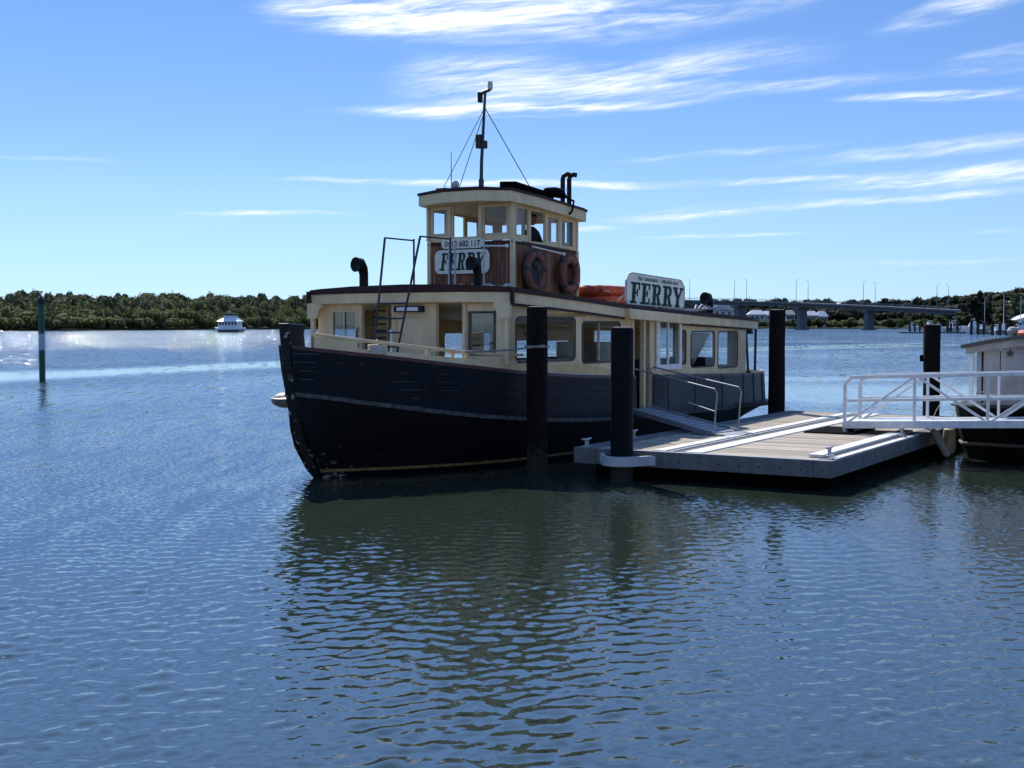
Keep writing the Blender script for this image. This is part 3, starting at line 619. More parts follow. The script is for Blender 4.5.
house(811, 948, 311, 321, 11, ROOFW, 'white hip roofed house just right of the left bridge pier')
house(821, 952, 311, 323, 10, ROOFW, 'bright white house with a broken roofline between the two piers')

# ------------------------------------------------------------------ marina on the right
WPILE = mat('marina pile timber', (.035, .032, .03), .8)
def mpile(px, py_top, py_bot, label, w=.42):
    d = EYE * FPX / (py_bot - HORIZON); p = px2w(px, d); z1 = hz(py_top, d)
    mb = MB(W); mb.lathe((p.x, p.y, 0), [(w, -1), (w, z1 - .1), (w * .8, z1)], 8)
    tag(mb.build('marina_pile', WPILE, smooth=True), label, 'pile', 'mooring piles of the far marina')
for a in [(909.5, 322, 331.5, 'dark marina pile, leftmost of them all'), (914.5, 322, 331.5, 'dark marina pile second from the left'), (919.5, 323, 331.5, 'dark marina pile third from the left'),
          (925, 321, 332.0, 'dark marina pile just left of the near tall pile'), (947, 324, 332.5, 'dark marina pile right of the near tall pile'), (950.5, 323, 332.7, 'dark marina pile, right one of the close pair beside the near tall pile'),
          (957, 320.5, 333.2, 'thick dark marina pile left of the white cruiser'), (971, 320, 334.6, 'dark marina pile in front of the white cruiser'), (977.5, 323, 334.4, 'dark marina pile at the left end of the floating walkway'),
          (983.5, 322, 334.4, 'dark marina pile midway along the floating walkway'), (992, 324, 335, 'dark marina pile left of the blunt white boat'), (999.5, 322, 335.2, 'dark marina pile in front of the blunt white boat'), (1006.5, 323, 335.2, 'dark marina pile right of the blunt white boat')]:
    mpile(a[0], a[1], a[2], a[3])
HULLW = mat('white gelcoat', (.80, .80, .79), .3, col2=(.72, .72, .72)); HULLB = mat('dark blue gelcoat', (.02, .03, .05), .3)
def small_boat(px, wpx, top_py, bot_py, label, ang=0.0, mast=None, flag=0):
    d = EYE * FPX / (bot_py - HORIZON); c = px2w(px, d); Lh = wpx * d / FPX / 2; H = hz(top_py, d)
    t = thing('motor_boat', label, 'boat', c, ang, 'boats in the far marina'); X = lambda a, b, z: c + Vector((a * math.cos(ang) - b * math.sin(ang), a * math.sin(ang) + b * math.cos(ang), z))
    hh = H * .38; mb = MB(X); rows = []
    for k in range(9):
        f = k / 8; s = -Lh + 2 * Lh * f; b = 1.4 * (1 - max(0, (f - .45) / .55) ** 2.2) + .04
        rows.append([(s + (.5 if f == 1 else 0), -b, hh * (1 + .25 * f)), (s, -b * .8, .0), (s, 0, -.4), (s, b * .8, .0), (s + (.5 if f == 1 else 0), b, hh * (1 + .25 * f)), (s, 0, hh * (1 + .25 * f) + .05)])
    mb.grid(rows, True); mb.build('hull', HULLW, t, True)
    mb = MB(X); a0, a1 = -Lh * .7, Lh * .35
    mb.add([(a0, -1, hh), (a1, -1, hh), (a1, 1, hh), (a0, 1, hh), (a0 + .1, -.85, H * .8), (a1 - .9, -.85, H * .8), (a1 - .9, .85, H * .8), (a0 + .1, .85, H * .8)], [(0, 3, 2, 1), (4, 5, 6, 7), (0, 1, 5, 4), (1, 2, 6, 5), (2, 3, 7, 6), (3, 0, 4, 7)])
    mb.build('cabin', HULLW, t)
    mb = MB(X); mb.box((a0 + .4, -.96, hh + (H * .8 - hh) * .35), (a1 - .9, -.92, hh + (H * .8 - hh) * .75)); mb.build('window', WIND, t)
    mb = MB(X); mb.tube([(a0 + .5, 0, H * .8), (a0 + .5, 0, H)], .05, 5); mb.tube([(a0 + .2, -.7, H * .93), (a0 + 1.2, -.7, H * .93), (a0 + 1.2, .7, H * .93)], .05, 5)
    if mast: mb.tube([(0, 0, hh), (0, 0, hz(mast, d))], [.12, .06], 6)
    mb.build('mast', HULLW, t)
small_boat(913, 10, 321.5, 330.8, 'pale boat between the leftmost marina piles', .1)
small_boat(931, 12, 320, 331.5, 'white launch partly behind the near tall pile', .2)
small_boat(940, 10, 322, 331.5, 'low white launch right of the near tall pile', -.1)
small_boat(954, 12, 320, 332.5, 'white motor boat left of the flybridge cruiser', .3)
small_boat(970, 15, 318, 333.4, 'largest white flybridge cruiser in the middle of the marina', 2.9)
small_boat(984, 10, 322, 333, 'white half cabin boat at the floating walkway', .4, 300)
small_boat(996, 10, 324, 334.6, 'blunt white boat lying left of its twin', 1.9)
small_boat(1003, 10, 323.5, 334.6, 'blunt white boat lying right of its twin', 1.8, 293)
small_boat(1020, 14, 318, 333.5, 'white boat at the right edge below the white gabled roof', .2, 296)
mb = MB(W); d = 372; a, b = px2w(972, d), px2w(1012, d - 10)
mb.box((a.x, d - 5, .05), (b.x + 30, d - 2.5, .55)); 
tag(mb.build('floating_walkway', CONC), 'low grey floating walkway under the white boats at the right of the marina', 'walkway')
mb = MB(W); mb.box((px2w(900, 400).x, 400, .05), (px2w(965, 400).x, 402.5, .5)); tag(mb.build('floating_walkway', CONC), 'low grey floating walkway at the left end of the marina', 'walkway')
t = thing('boatshed', 'marina shed with a white gabled roof at the right edge', 'shed', px2w(1024, 410, .5)); c = px2w(1026, 410)
mb = MB(W); mb.box((c.x - 5, 407, 0), (c.x + 9, 416, hz(321, 410))); mb.build('wall', mat('shed wall', (.35, .33, .38), .7), t)
mb = MB(W); z0, z1 = hz(320.5, 410), hz(313.5, 410); mb.add([(c.x - 5.6, 406, z0), (c.x + 2, 406, z1), (c.x + 9.6, 406, z0), (c.x - 5.6, 417, z0), (c.x + 2, 417, z1), (c.x + 9.6, 417, z0), (c.x - 5.6, 406, z0 - .3), (c.x + 9.6, 406, z0 - .3)], [(0, 1, 4, 3), (1, 2, 5, 4), (0, 6, 7, 2, 1), (3, 4, 5)]); mb.build('roof', ROOFW, t)

# ------------------------------------------------------------------ channel marker and the distant river cruiser
GRN = mat('green marker paint', (.006, .075, .042), .5, col2=(.008, .05, .035), scale=3)
MWHT = mat('pale marker band', (.36, .42, .52), .6)
d = 62.6; p = px2w(42, d); t = thing('channel_marker', 'green channel marker pile with a white band and a small top light', 'channel marker', p)
def cyl(name, m, z0, z1, r0, r1=None, par=t, cx=p.x, cy=p.y): mb = MB(W); mb.lathe((cx, cy, 0), [(r0, z0), (r1 if r1 is not None else r0, z1)], 14); return mb.build(name, m, par, True)
z = lambda py: hz(py, d)
pile_p = cyl('pile', GRN, -1.5, z(299), .145); cyl('white_band', MWHT, z(350), z(334), .152); cyl('cap', BLACKP, z(299), z(296.5), .17, .06); cyl('lamp_post', GALV, z(296.5), z(293), .03)
mb = MB(W); mb.lathe((p.x, p.y, 0), [(.02, z(293)), (.09, z(293)), (.1, z(292)), (.07, z(290.5)), (.01, z(290))], 12); mb.build('lamp', WHITE, t, True)
mb = MB(W); mb.lathe((p.x, p.y, 0), [(.172, z(299)), (.19, z(300.5)), (.172, z(304))], 14); mb.build('collar', BLACKP, t, True)

d = 455; c = px2w(228.5, d); t = thing('river_cruiser', 'white double deck river cruiser far off before the mangroves', 'boat', c)
S_ = d / FPX; mb = MB(W)
def bb(x0, y0, x1, y1, nm, m, dep=7, off=0):  # extents in photo pixels turned to metres
    mb = MB(W); mb.box((c.x + (x0 - 228.5) * S_, d + off, hz(y1, d)), (c.x + (x1 - 228.5) * S_, d + off + dep, hz(y0, d))); return mb.build(nm, m, t, bevel=.06)
bb(218, 329.6, 239, 333.4, 'hull', HULLB, 10, .2); bb(215.6, 327.6, 240.2, 329.6, 'deck', HULLW, 11, -.4)
cb = bb(218, 321.5, 237.5, 327.6, 'cabin', HULLW, 8, .4)
for k in range(6): x = 219 + k * 3.1; mb = MB(W); mb.box((c.x + (x - 228.5) * S_, d + .35, hz(325.0, d)), (c.x + (x + 1.9 - 228.5) * S_, d + .45, hz(322, d))); mb.build('window', WIND, t)
mb = MB(W); x0, x1, e = c.x - 11.5 * S_, c.x + 10.5 * S_, 1.2
mb.add([(x0, d - .5, hz(321.4, d)), (x1, d - .5, hz(321.4, d)), (x1, d + 9, hz(321.4, d)), (x0, d + 9, hz(321.4, d)), (x0 + 1.8, d + 1.5, hz(318, d)), (x1 - 1.8, d + 1.5, hz(318, d)), (x1 - 1.8, d + 7, hz(318, d)), (x0 + 1.8, d + 7, hz(318, d))], [(0, 3, 2, 1), (4, 5, 6, 7), (0, 1, 5, 4), (1, 2, 6, 5), (2, 3, 7, 6), (3, 0, 4, 7)]); mb.build('roof', HULLW, t)
bb(223, 315.5, 234, 318, 'wheelhouse', HULLW, 4, 2); bb(222, 313.6, 235, 315.3, 'upper_roof', mat('dark canopy', (.05, .06, .05), .7), 5, 1.6)
mb = MB(W); mb.tube([(c.x, d + 3, hz(314, d)), (c.x, d + 3, hz(307, d))], .06, 5); mb.build('mast', HULLW, t)
mb = MB(W)
for k in range(9): x = c.x + (-11 + 2.7 * k) * S_; mb.tube([(x, d - .2, hz(327.6, d)), (x, d - .2, hz(325.6, d))], .04, 4)
mb.tube([(c.x - 11 * S_, d - .2, hz(325.6, d)), (c.x + 11 * S_, d - .2, hz(325.6, d))], .05, 4); mb.build('railing', HULLW, t)

# ================================================================== THE FERRY
ST = [(-.5, .0), (0, 0), (.68, -.46), (1.19, -.63), (1.7, -.75), (2.2, -.79), (2.65, -.86)]      # stem profile: s at height z
def stem(z): return itp(ST, z)
RED = [(-.9, 2.27), (-.4, 2.2), (0, 2.14), (1, 2.0), (2, 1.88), (3, 1.77), (4, 1.70), (5, 1.64), (7, 1.56), (9, 1.51), (11, 1.46), (13, 1.41), (16.6, 1.34)]
BELT = [(-.9, 1.46), (-.4, 1.38), (0, 1.30), (1, 1.13), (2, 1.0), (3, .91), (4, .83), (5, .77), (7, .69), (9, .65), (11, .62), (13, .59), (16.6, .55)]
PD = [(-.9, .06), (-.4, .38), (0, .78), (.5, 1.2), (1, 1.55), (2, 2.02), (3, 2.27), (4, 2.38), (5, 2.44), (7, 2.46), (11, 2.46), (13, 2.42), (14.5, 2.36), (15.5, 2.26), (16.1, 2.0), (16.5, 1.4), (16.65, .5), (16.7, .02)]
PB = [(-.65, .06), (-.2, .42), (0, .62), (.5, 1.05), (1, 1.42), (2, 1.93), (3, 2.25), (4, 2.38), (5, 2.46), (7, 2.48), (11, 2.48), (13, 2.44), (14.5, 2.4), (15.6, 2.3), (16.2, 2.02), (16.55, 1.4), (16.7, .5), (16.75, .02)]
PW = [(0, .05), (.5, .42), (1, .8), (2, 1.4), (3, 1.8), (5, 2.2), (8, 2.3), (12, 2.2), (14, 1.8), (15.4, 1.1), (15.9, .5), (16.0, .02)]
FERRY = thing('ferry', 'old wooden ferry with navy hull, cream cabin and tall varnished wheelhouse moored at the pontoon', 'ferry', F(0, 0, 0), ANG)

def hull_row(S, zf):
    """zf(S) -> z ; returns s, half-beam"""
    zz = zf(S); z0 = max(zz, 0)
    st = stem(z0); end = 16.7 if zz > .4 else 16.0 + .7 * max(0, z0 / .4)
    if S < 3: s = 3 - (3 - S) * (3 - st) / 3.9
    elif S > 14: s = 14 + (S - 14) * (end - 14) / 2.7
    else: s = S
    zb = itp(BELT, s); zr = itp(RED, s)
    if zz <= 0: b = itp(PW, s) * (1 + .35 * zz)
    elif zz < zb: b = lerp(itp(PW, s), itp(PB, s), (zz / zb) ** .75)
    else: b = lerp(itp(PB, s), itp(PD, s), min(1, (zz - zb) / (zr - zb)))
    return s, b, zz
Ss = [-.9, -.86, -.8, -.7, -.55, -.4, -.2, 0, .25, .5, .75, 1, 1.3, 1.6, 2, 2.5, 3, 3.5, 4, 4.5, 5, 6, 7.30, 8.18, 9, 10, 11, 12, 13, 13.7, 14.2, 14.7, 15.1, 15.5, 15.8, 16.05, 16.25, 16.42, 16.55, 16.64, 16.7]
levels = [('k', lambda S: -.55), ('w', lambda S: 0.0), ('g0', lambda S: .12), ('g1', lambda S: .17)]
for f in (.3, .55, .8): levels.append(('l', lambda S, f=f: lerp(.17, itp(BELT, S), f)))
levels.append(('b', lambda S: itp(BELT, S)))
for f in (.15, .5, .8): levels.append(('t', lambda S, f=f: lerp(itp(BELT, S), itp(RED, S), f)))
levels += [('r0', lambda S: itp(RED, S) - .055), ('r1', lambda S: itp(RED, S))]
iB = 7
def hull_side(sg):
    mb = MB(F); rows = []
    for nm, zf in levels: rows.append([(lambda q: (q[0], sg * q[1], q[2]))(hull_row(S, zf)) for S in Ss])
    n = len(Ss); mb.v = [v for r in rows for v in r]
    for i in range(len(rows) - 1):
        for k in range(n - 1):
            if sg > 0 and abs(Ss[k] - 7.30) < .01 and i >= iB + 1: continue      # boarding door is cut through the topside
            mb.f.append((i * n + k, i * n + k + 1, (i + 1) * n + k + 1, (i + 1) * n + k))
            mid = .5 * (Ss[k] + Ss[k + 1])
            mb.mi.append(2 if i == 2 else 0 if i < iB else 3 if i == len(rows) - 2 else 4 if (mid > 8.1 and mid < 15) else 1)
    return mb
h = hull_side(1); h2 = hull_side(-1); n0 = len(h.v); h.v += h2.v; h.f += [tuple(i + n0 for i in f[::-1]) for f in h2.f]; h.mi += h2.mi
HB = h.build('hull', [HBLACK, NAVY, GOLD, DARKRED, SLATE], FERRY, True, edge=30)
hm = HB.modifiers.new('thickness', 'SOLIDIFY'); hm.thickness = .05; hm.offset = 0

# rubbing strake along the knuckle, both sides and round the stern
def level_path(zf, off=0.0, s0=None, s1=None, sg=1, step=1):
    out = []
    for S in Ss[::step]:
        if (s0 is not None and S < s0) or (s1 is not None and S > s1): continue
        s, b, z = hull_row(S, zf); out.append((s, sg * (b + off), z))
    return out
def ribbon(path, dz0, dz1, t0, t1, sg):
    """rectangular moulding following a path; dz heights, t offsets outwards"""
    mb = MB(F); rows = []
    for (s, p, z) in path: rows.append([(s, p + sg * t0, z + dz0), (s, p + sg * t1, z + dz0), (s, p + sg * t1, z + dz1), (s, p + sg * t0, z + dz1)])
    mb.grid(rows, True); mb.f += [(0, 1, 2, 3), tuple(len(mb.v) - 4 + i for i in (3, 2, 1, 0))]; mb.mi += [0, 0]; return mb
for sg in (1, -1):
    ribbon(level_path(lambda S: itp(BELT, S), 0, -.9, 13.8, sg), -.035, .035, -.03, .055, sg).build('rubbing_strake', GREYB, FERRY)
# heavier stern belt that stands out round the quarter
mb = MB(F); rows = []
full = level_path(lambda S: itp(BELT, S), 0, 12.8, None, 1) + level_path(lambda S: itp(BELT, S), 0, 12.8, None, -1)[::-1]
for (s, p, z) in full:
    k = min(1, max(0, (s - 12.8) / 2.2)); t = .05 + .24 * k; q = Vector((max(0, s - 15) * 1.2, p, 0)).normalized() if abs(p) > .01 or s > 15 else Vector((1, 0, 0))
    rows.append([(s - q.x * .03, p - q.y * .03, z - .07), (s + q.x * t, p + q.y * t, z - .03), (s + q.x * t, p + q.y * t, z + .06), (s - q.x * .03, p - q.y * .03, z + .07)])
mb.grid(rows, True); mb.build('stern_belt', HBLACK, FERRY)
# stem post
mb = MB(F); prof_f = [(stem(z) - .02, z) for z in (-.5, 0, .35, .68, .95, 1.19, 1.45, 1.7, 1.95, 2.2, 2.45, 2.63)]
prof_b = [(s + (.40 if z > .6 else .25), z) for s, z in prof_f]; prof_b[-1] = (prof_b[-1][0] + .08, 2.60)
mb.plate(prof_f + prof_b[::-1], [], lambda a, b, w: (a, w - .1, b), .2); mb.build('stem_post', mat('worn black stem paint', (.008, .011, .015), .5, col2=(.30, .28, .24), scale=6, detail=9, lo=.61, hi=.64, spec=.2), FERRY, bevel=.02)
# cream toe board, solid at the bow and low further aft
for sg in (1, -1):
    mb = MB(F)
    def toe(s0, s1, h0, h1):
        pts = []; S = s0
        while S <= s1 + 1e-6:
            pts.append((S, itp(PD, S) - .01, itp(RED, S), lerp(h0, h1, (S - s0) / (s1 - s0)))); S += (s1 - s0) / 14
        rows = [[(s, sg * p, z + .002), (s, sg * (p + .012), z + .002), (s, sg * (p + .012), z + hh), (s, sg * (p - .05), z + hh), (s, sg * (p - .05), z + .002)] for s, p, z, hh in pts]
        mb.grid(rows, True); mb.f += [(0, 1, 2, 3, 4)]; mb.mi.append(0); k = len(mb.v) - 5; mb.f += [tuple(k + i for i in (4, 3, 2, 1, 0))]; mb.mi.append(0)
    toe(-.48, .05, .2, .2); toe(.05, 3.0, .07, .13)
    mb.build('toe_board', CREAM, FERRY)
    mb = MB(F); pts = [(s, sg * (itp(PD, s) - .02), itp([(-.5, 2.46), (0, 2.365), (1, 2.215), (2, 2.105), (3.1, 2.06)], s)) for s in np.linspace(-.45, 3.0, 20)]
    rows = [[(s, p - .04, z - .03), (s, p + .04, z - .03), (s, p + .04, z + .02), (s, p - .04, z + .02)] for s, p, z in pts]
    mb.grid(rows, True); mb.f += [(0, 1, 2, 3), tuple(len(mb.v) - 4 + i for i in (3, 2, 1, 0))]; mb.mi += [0, 0]; mb.build('bow_rail', CREAM, FERRY, bevel=.01)
    for s in (.42, 1.05, 1.75, 2.45):
        mb = MB(F); p = itp(PD, s) - .03; mb.box((s - .035, sg * p - .03, itp(RED, s) + .05), (s + .035, sg * p + .03, itp([(0, 2.34), (1, 2.19), (2, 2.08), (3, 2.04)], s))); mb.build('rail_post', CREAM, FERRY)
# decks
mb = MB(F); rows = []
for S in (-.5, -.2, 0, .5, 1, 1.5, 2, 2.7): b = itp(PD, S) - .02; z = itp(RED, S) - .03; rows.append([(S, -b, z), (S, 0, z + .04), (S, b, z), (S, b, z - .04), (S, -b, z - .04)])
mb.grid(rows, True); mb.build('foredeck', FLOORM, FERRY)
mb = MB(F); rows = []
for S in (2.75, 4, 5, 7, 10, 13, 14.5, 15.5, 16.1, 16.4): b = itp(PB, S) - .12; rows.append([(S, -b, .82), (S, b, .82), (S, b, .77), (S, -b, .77)])
mb.grid(rows, True); mb.build('cabin_floor', FLOORM, FERRY)

# ---- main cabin
PWALL = [(2.7, 2.19), (3.6, 2.33), (5, 2.40), (7.3, 2.42), (13.9, 2.38)]
def pw(s): return itp(PWALL, s)
RT = [(2.4, 3.27), (2.7, 3.25), (5, 3.12), (7, 3.0), (10, 2.90), (14.5, 2.78), (15.6, 2.75)]      # roof edge top height
def rt(s): return itp(RT, s)
def side_T(sg, t):
    def T(a, b, w): return (a, sg * (pw(a) - w), b)
    return T
WIN = {'w1': (2.86, 1.93, 4.78, 2.74), 'w2': (5.04, 1.86, 6.68, 2.66), 'w3': (9.72, 1.72, 10.06, 2.48), 'w4': (10.34, 1.63, 11.78, 2.45), 'w5': (12.0, 1.57, 13.3, 2.44)}
SBW = [(3.1, 1.95, 4.35, 2.62), (4.75, 1.95, 5.95, 2.55), (7.4, 1.75, 9.4, 2.42), (10.5, 1.6, 11.8, 2.22), (12.1, 1.56, 13.4, 2.2)]
for sg in (1, -1):
    mb = MB(F)
    # forward wall section
    def outline(s0, s1, zb_off=0.0, n=10):
        bot = [(s, itp(RED, s) + .002 + zb_off) for s in np.linspace(s0, s1, n)]; top = [(s, rt(s) - .06) for s in np.linspace(s1, s0, n)]
        return bot + top
    mb.plate(outline(2.74, 7.30), [rrect(*q_, .08)[::-1] for q_ in ((WIN['w1'], WIN['w2']) if sg > 0 else SBW[:2])], side_T(sg, 0), .05)
    if sg > 0:
        mb.plate(outline(8.2, 13.9), [rect(8.50, 1.74, 9.60, 2.66)[::-1], rrect(*WIN['w3'], .06)[::-1], rrect(*WIN['w4'], .1)[::-1], rrect(*WIN['w5'], .1)[::-1]], side_T(sg, 0), .05)
    else:
        mb.plate(outline(7.30, 13.9), [rrect(*q_, .08)[::-1] for q_ in SBW[2:]], side_T(sg, 0), .05)
    mb.build('side_wall', CREAM, FERRY)
    ws = ['w1', 'w2', 'w3', 'w4', 'w5'] if sg > 0 else SBW
    for w_ in ws:
        u0, v0, u1, v1 = WIN[w_] if isinstance(w_, str) else w_
        mb = MB(F); fw = .016
        mb.plate(rrect(u0 - fw, v0 - fw, u1 + fw, v1 + fw, .12), [rrect(u0 + .012, v0 + .012, u1 - .012, v1 - .012, .09)[::-1]], lambda a, b, w: (a, sg * (pw(a) + .012 - w), b), .02)
        wf = mb.build('window', SEALG if sg > 0 else CREAMD, FERRY)
        mb = MB(F); mb.plate(rrect(u0, v0, u1, v1, .1), [], lambda a, b, w: (a, sg * (pw(a) - .02 - w), b), .004); mb.build('pane', GLASS, wf)
# small vertical post inside the first two windows, opened hopper in window four
for s_ in (3.75, 5.9):
    mb = MB(F); mb.box((s_ - .02, pw(s_) - .11, 1.9), (s_ + .02, pw(s_) - .07, 2.75)); mb.build('window_post', CREAMD, FERRY)
mb = MB(F); mb.add([(10.45, 2.33, 2.42), (11.7, 2.33, 2.42), (11.7, 1.9, 1.66), (10.8, 1.9, 1.66), (10.45, 2.32, 2.41), (11.7, 2.32, 2.41), (11.7, 1.89, 1.65), (10.8, 1.89, 1.65)], [(0, 1, 2, 3), (7, 6, 5, 4), (0, 4, 5, 1), (1, 5, 6, 2), (2, 6, 7, 3), (3, 7, 4, 0)]); mb.build('tilted_pane', mat('white blind cloth', (.62, .63, .62), .7), FERRY)
# boarding door: posts, sliding glazed door aft of the opening
for s0, s1, nm, m_ in ((7.18, 7.30, 'door_post', CREAM), (7.76, 7.86, 'door_post', CREAMD), (8.08, 8.2, 'door_post', CREAM)):
    mb = MB(F); mb.box((s0, 2.34, .84), (s1, 2.44, 2.86)); mb.build(nm, m_, FERRY, bevel=.008)
mb = MB(F); mb.box((7.86, 2.36, .84), (8.08, 2.40, 2.86)); mb.build('door_leaf', mat('faded brown door leaf', (.22, .18, .12), .6, col2=(.12, .09, .06), scale=4, stretch=(4, 4, 1)), FERRY)
mb = MB(F); mb.plate(rect(8.36, 1.62, 9.68, 2.78), [rect(8.52, 1.74, 8.93, 2.66)[::-1], rect(8.99, 1.74, 9.56, 2.66)[::-1]], lambda a, b, w: (a, 2.475 - w, b), .045)
sd = mb.build('sliding_window', WHITE, FERRY, bevel=.006)
mb = MB(F); mb.box((8.5, 2.445, 1.73), (9.58, 2.449, 2.67)); mb.build('pane', GLASS, sd)
# slate panel seams on the aft bulwark
for s_ in (8.9, 10.4, 12.1, 13.6, 14.4, 15.2):
    path = [(hull_row(s_, zf)) for nm, zf in levels[iB:]]
    mb = MB(F); mb.tube([(a, b + .028, c) for a, b, c in path], .014, 4); mb.build('panel_batten', mat('dark seam batten', (.015, .018, .022), .6) if s_ == 8.9 else bpy.data.materials['dark seam batten'], FERRY)
# front wall: window panels, two openings, central panel
FS = 2.70
def fwall(a, b, w): return (FS + w, a, b)
front = [(-2.19, 1.84), (-2.19, 3.10), (-1, 3.14), (0, 3.16), (1, 3.14), (2.19, 3.10), (2.19, 1.84)]
mb = MB(F)
holes = [rect(-1.82, 2.12, -1.25, 2.86)[::-1], rect(-1.10, 1.90, -.40, 3.05)[::-1], rect(.62, 1.90, 1.19, 3.05)[::-1], rect(1.34, 2.08, 1.86, 2.82)[::-1]]
mb.plate(front, holes, fwall, .05); mb.build('front_wall', CREAM, FERRY)
for (u0, v0, u1, v1, nm, mm) in ((-1.82, 2.12, -1.25, 2.86, 'window', 1), (1.34, 2.08, 1.86, 2.82, 'window', 0)):
    mb = MB(F); mb.plate(rect(u0 - .03, v0 - .03, u1 + .03, v1 + .03), [rect(u0 + .01, v0 + .01, u1 - .01, v1 - .01)[::-1]], lambda a, b, w: (FS - .018 + w, a, b), .016)
    if mm: mb.box((FS - .015, -1.56, v0), (FS - .003, -1.53, v1))
    wf = mb.build('window', CREAMD if mm else GREYB, FERRY); mb = MB(F); mb.box((FS + .015, u0, v0), (FS + .02, u1, v1)); mb.build('pane', GLASSB, wf)
mb = MB(F); mb.plate(rect(-.39, 1.86, .61, 3.0), [rect(-.30, 2.0, .50, 2.74)[::-1]], lambda a, b, w: (FS - .022 + w, a, b), .02); mb.build('panel_frame', CREAMD, FERRY)
for (p0, p1) in ((-1.18, -1.10), (1.19, 1.27), (.54, .61), (-.40, -.34)):
    mb = MB(F); mb.box((FS - .03, p0, 1.88), (FS - .001, p1, 3.08)); mb.build('door_post', CREAMD, FERRY)
mb = MB(F); mb.box((FS - .12, -.28, 2.84), (FS - .03, .36, 2.95)); ff = mb.build('light_fitting', BLACKP, FERRY)
mb = MB(F); mb.box((FS - .145, -.2, 2.862), (FS - .121, .28, 2.93)); mb.build('tube', mat('fluorescent tube cover', (.75, .8, .82), .3), ff)
mb = MB(F); mb.box((FS - .1, -.25, 3.0), (FS - .03, .0, 3.07)); mb.build('junction_box', GREYB, FERRY)
for p in (-1.17, 1.27):   # grab handles beside the openings
    mb = MB(F); mb.tube([(FS - .04, p, 2.2), (FS - .1, p, 2.25), (FS - .1, p, 2.5), (FS - .04, p, 2.55)], .014, 6); mb.build('grab_handle', GREYB if p < 0 else WHITE, FERRY, True)
for sg in (1, -1):         # corner brackets and posts under the roof edge
    mb = MB(F); c = [(-.0, 0), (.34, 0), (.34, -.09), (.28, -.13), (.26, -.24), (.2, -.30), (0, -.30)]
    mb.plate([(sg * (2.30 - a), 3.02 + b) for a, b in c], [], lambda a, b, w: (FS - .2 + w, a, b), .08); mb.build('corner_bracket', CREAM, FERRY)
    mb = MB(F); mb.box((FS - .17, sg * 2.21 - .04, 1.9), (FS - .09, sg * 2.21 + .04, 2.75)); mb.build('corner_post', CREAM, FERRY, bevel=.008)
# aft bulkhead with window and door
mb = MB(F); mb.plate(rect(-2.36, .84, 2.36, 2.78), [rect(-1.9, 1.6, -.7, 2.45)[::-1], rect(-.4, .9, .4, 2.6)[::-1], rect(.8, 1.6, 1.9, 2.45)[::-1]], lambda a, b, w: (13.85 + w, a, b), .05); mb.build('aft_wall', CREAM, FERRY)
# interior: ribs, benches, stair and lockers seen through the glass
for s in (3.5, 5.0, 6.8, 8.9, 10.2, 11.9, 13.4):
    mb = MB(F); z = rt(s) - .1; mb.box((s - .04, -2.3, z - .1), (s + .04, 2.3, z)); mb.build('ceiling_beam', INTERIOR, FERRY)
for s in (4.2, 5.6, 9.4, 10.8, 12.2):
    for sg in (1, -1):
        mb = MB(F); mb.box((s - .25, sg * 1.55 - .6, .83), (s + .2, sg * 1.55 + .6, 1.28)); mb.box((s + .2, sg * 1.55 - .6, .83), (s + .27, sg * 1.55 + .6, 1.82)); mb.build('bench', SEATM, FERRY, bevel=.03)
mb = MB(F); mb.box((6.55, 1.0, .83), (7.05, 2.2, 2.25)); mb.build('locker', INTERIOR, FERRY)
for k in range(9):
    z = 1.95 + k * .13
    for (a, b) in ((-1.12, -.95), (1.02, 1.2)):
        mb = MB(F); mb.box((2.9 + .02 * k, a, z), (3.25, b, z + .03)); mb.build('louvre_slat', SEATM, FERRY)
for (a, b) in ((-1.2, -.92), (1.0, 1.24)):
    mb = MB(F); mb.box((3.27, a, .83), (3.33, b, 3.1)); mb.build('inner_panel', CREAMD, FERRY)

# ---- main roof
def roof_outline(): return [(2.50, 0), (2.50, 1.2), (2.53, 2.0), (2.58, 2.30), (3.6, 2.46), (5, 2.54), (7.3, 2.56), (12, 2.54), (14.3, 2.46), (15.2, 2.25), (15.7, 1.7), (15.85, .8), (15.9, 0)]
ro = roof_outline(); ro2 = [(s, -p) for s, p in ro[::-1]][1:]
ring = ro + ro2[:-1]
def roof_solid(name, ring, zt, dz_top, dz_bot, inset_t, m, smooth=False, camber=.09, mk=None):
    mb = MB(F); n = len(ring); c = (sum(s for s, p in ring) / n, 0)
    def ins(s, p, t): L_ = max(1e-6, math.hypot(s - c[0], p)); return (s - (s - c[0]) / L_ * t * (1 if abs(s - c[0]) > 3 else .4), p - (1 if p > 0 else -1 if p < 0 else 0) * t)
    hw = max(p for s, p in ring)
    top = [(*ins(s, p, inset_t), zt(s) + dz_top + camber * (1 - (p / hw) ** 2)) for s, p in ring]
    bot = [(*ins(s, p, inset_t), zt(s) + dz_bot + camber * (1 - (p / hw) ** 2) * .6) for s, p in ring]
    # rows across for the camber
    k = n; mb.v = top + bot; mb.f = [tuple((i, (i + 1) % n, n + (i + 1) % n, n + i)) for i in range(n)]; mb.mi = [0] * n
    half = n // 2
    for off in (0, n):
        for i in range(half):
            a, b, c2, d2 = i, i + 1, (n - i - 1) % n, (n - i) % n
            q = [a, b, c2, d2] if i else [0, 1, n - 1]
            if b == c2: q = [a, b, d2]
            mb.f.append(tuple(x + off for x in q)); mb.mi.append(0)
    return mb.build(name, m, FERRY)
roof_solid('roof', ring, rt, 0, -.085, 0, MAROON)
roof_solid('fascia', ring, rt, -.087, -.27, .03, CREAM, camber=.06)
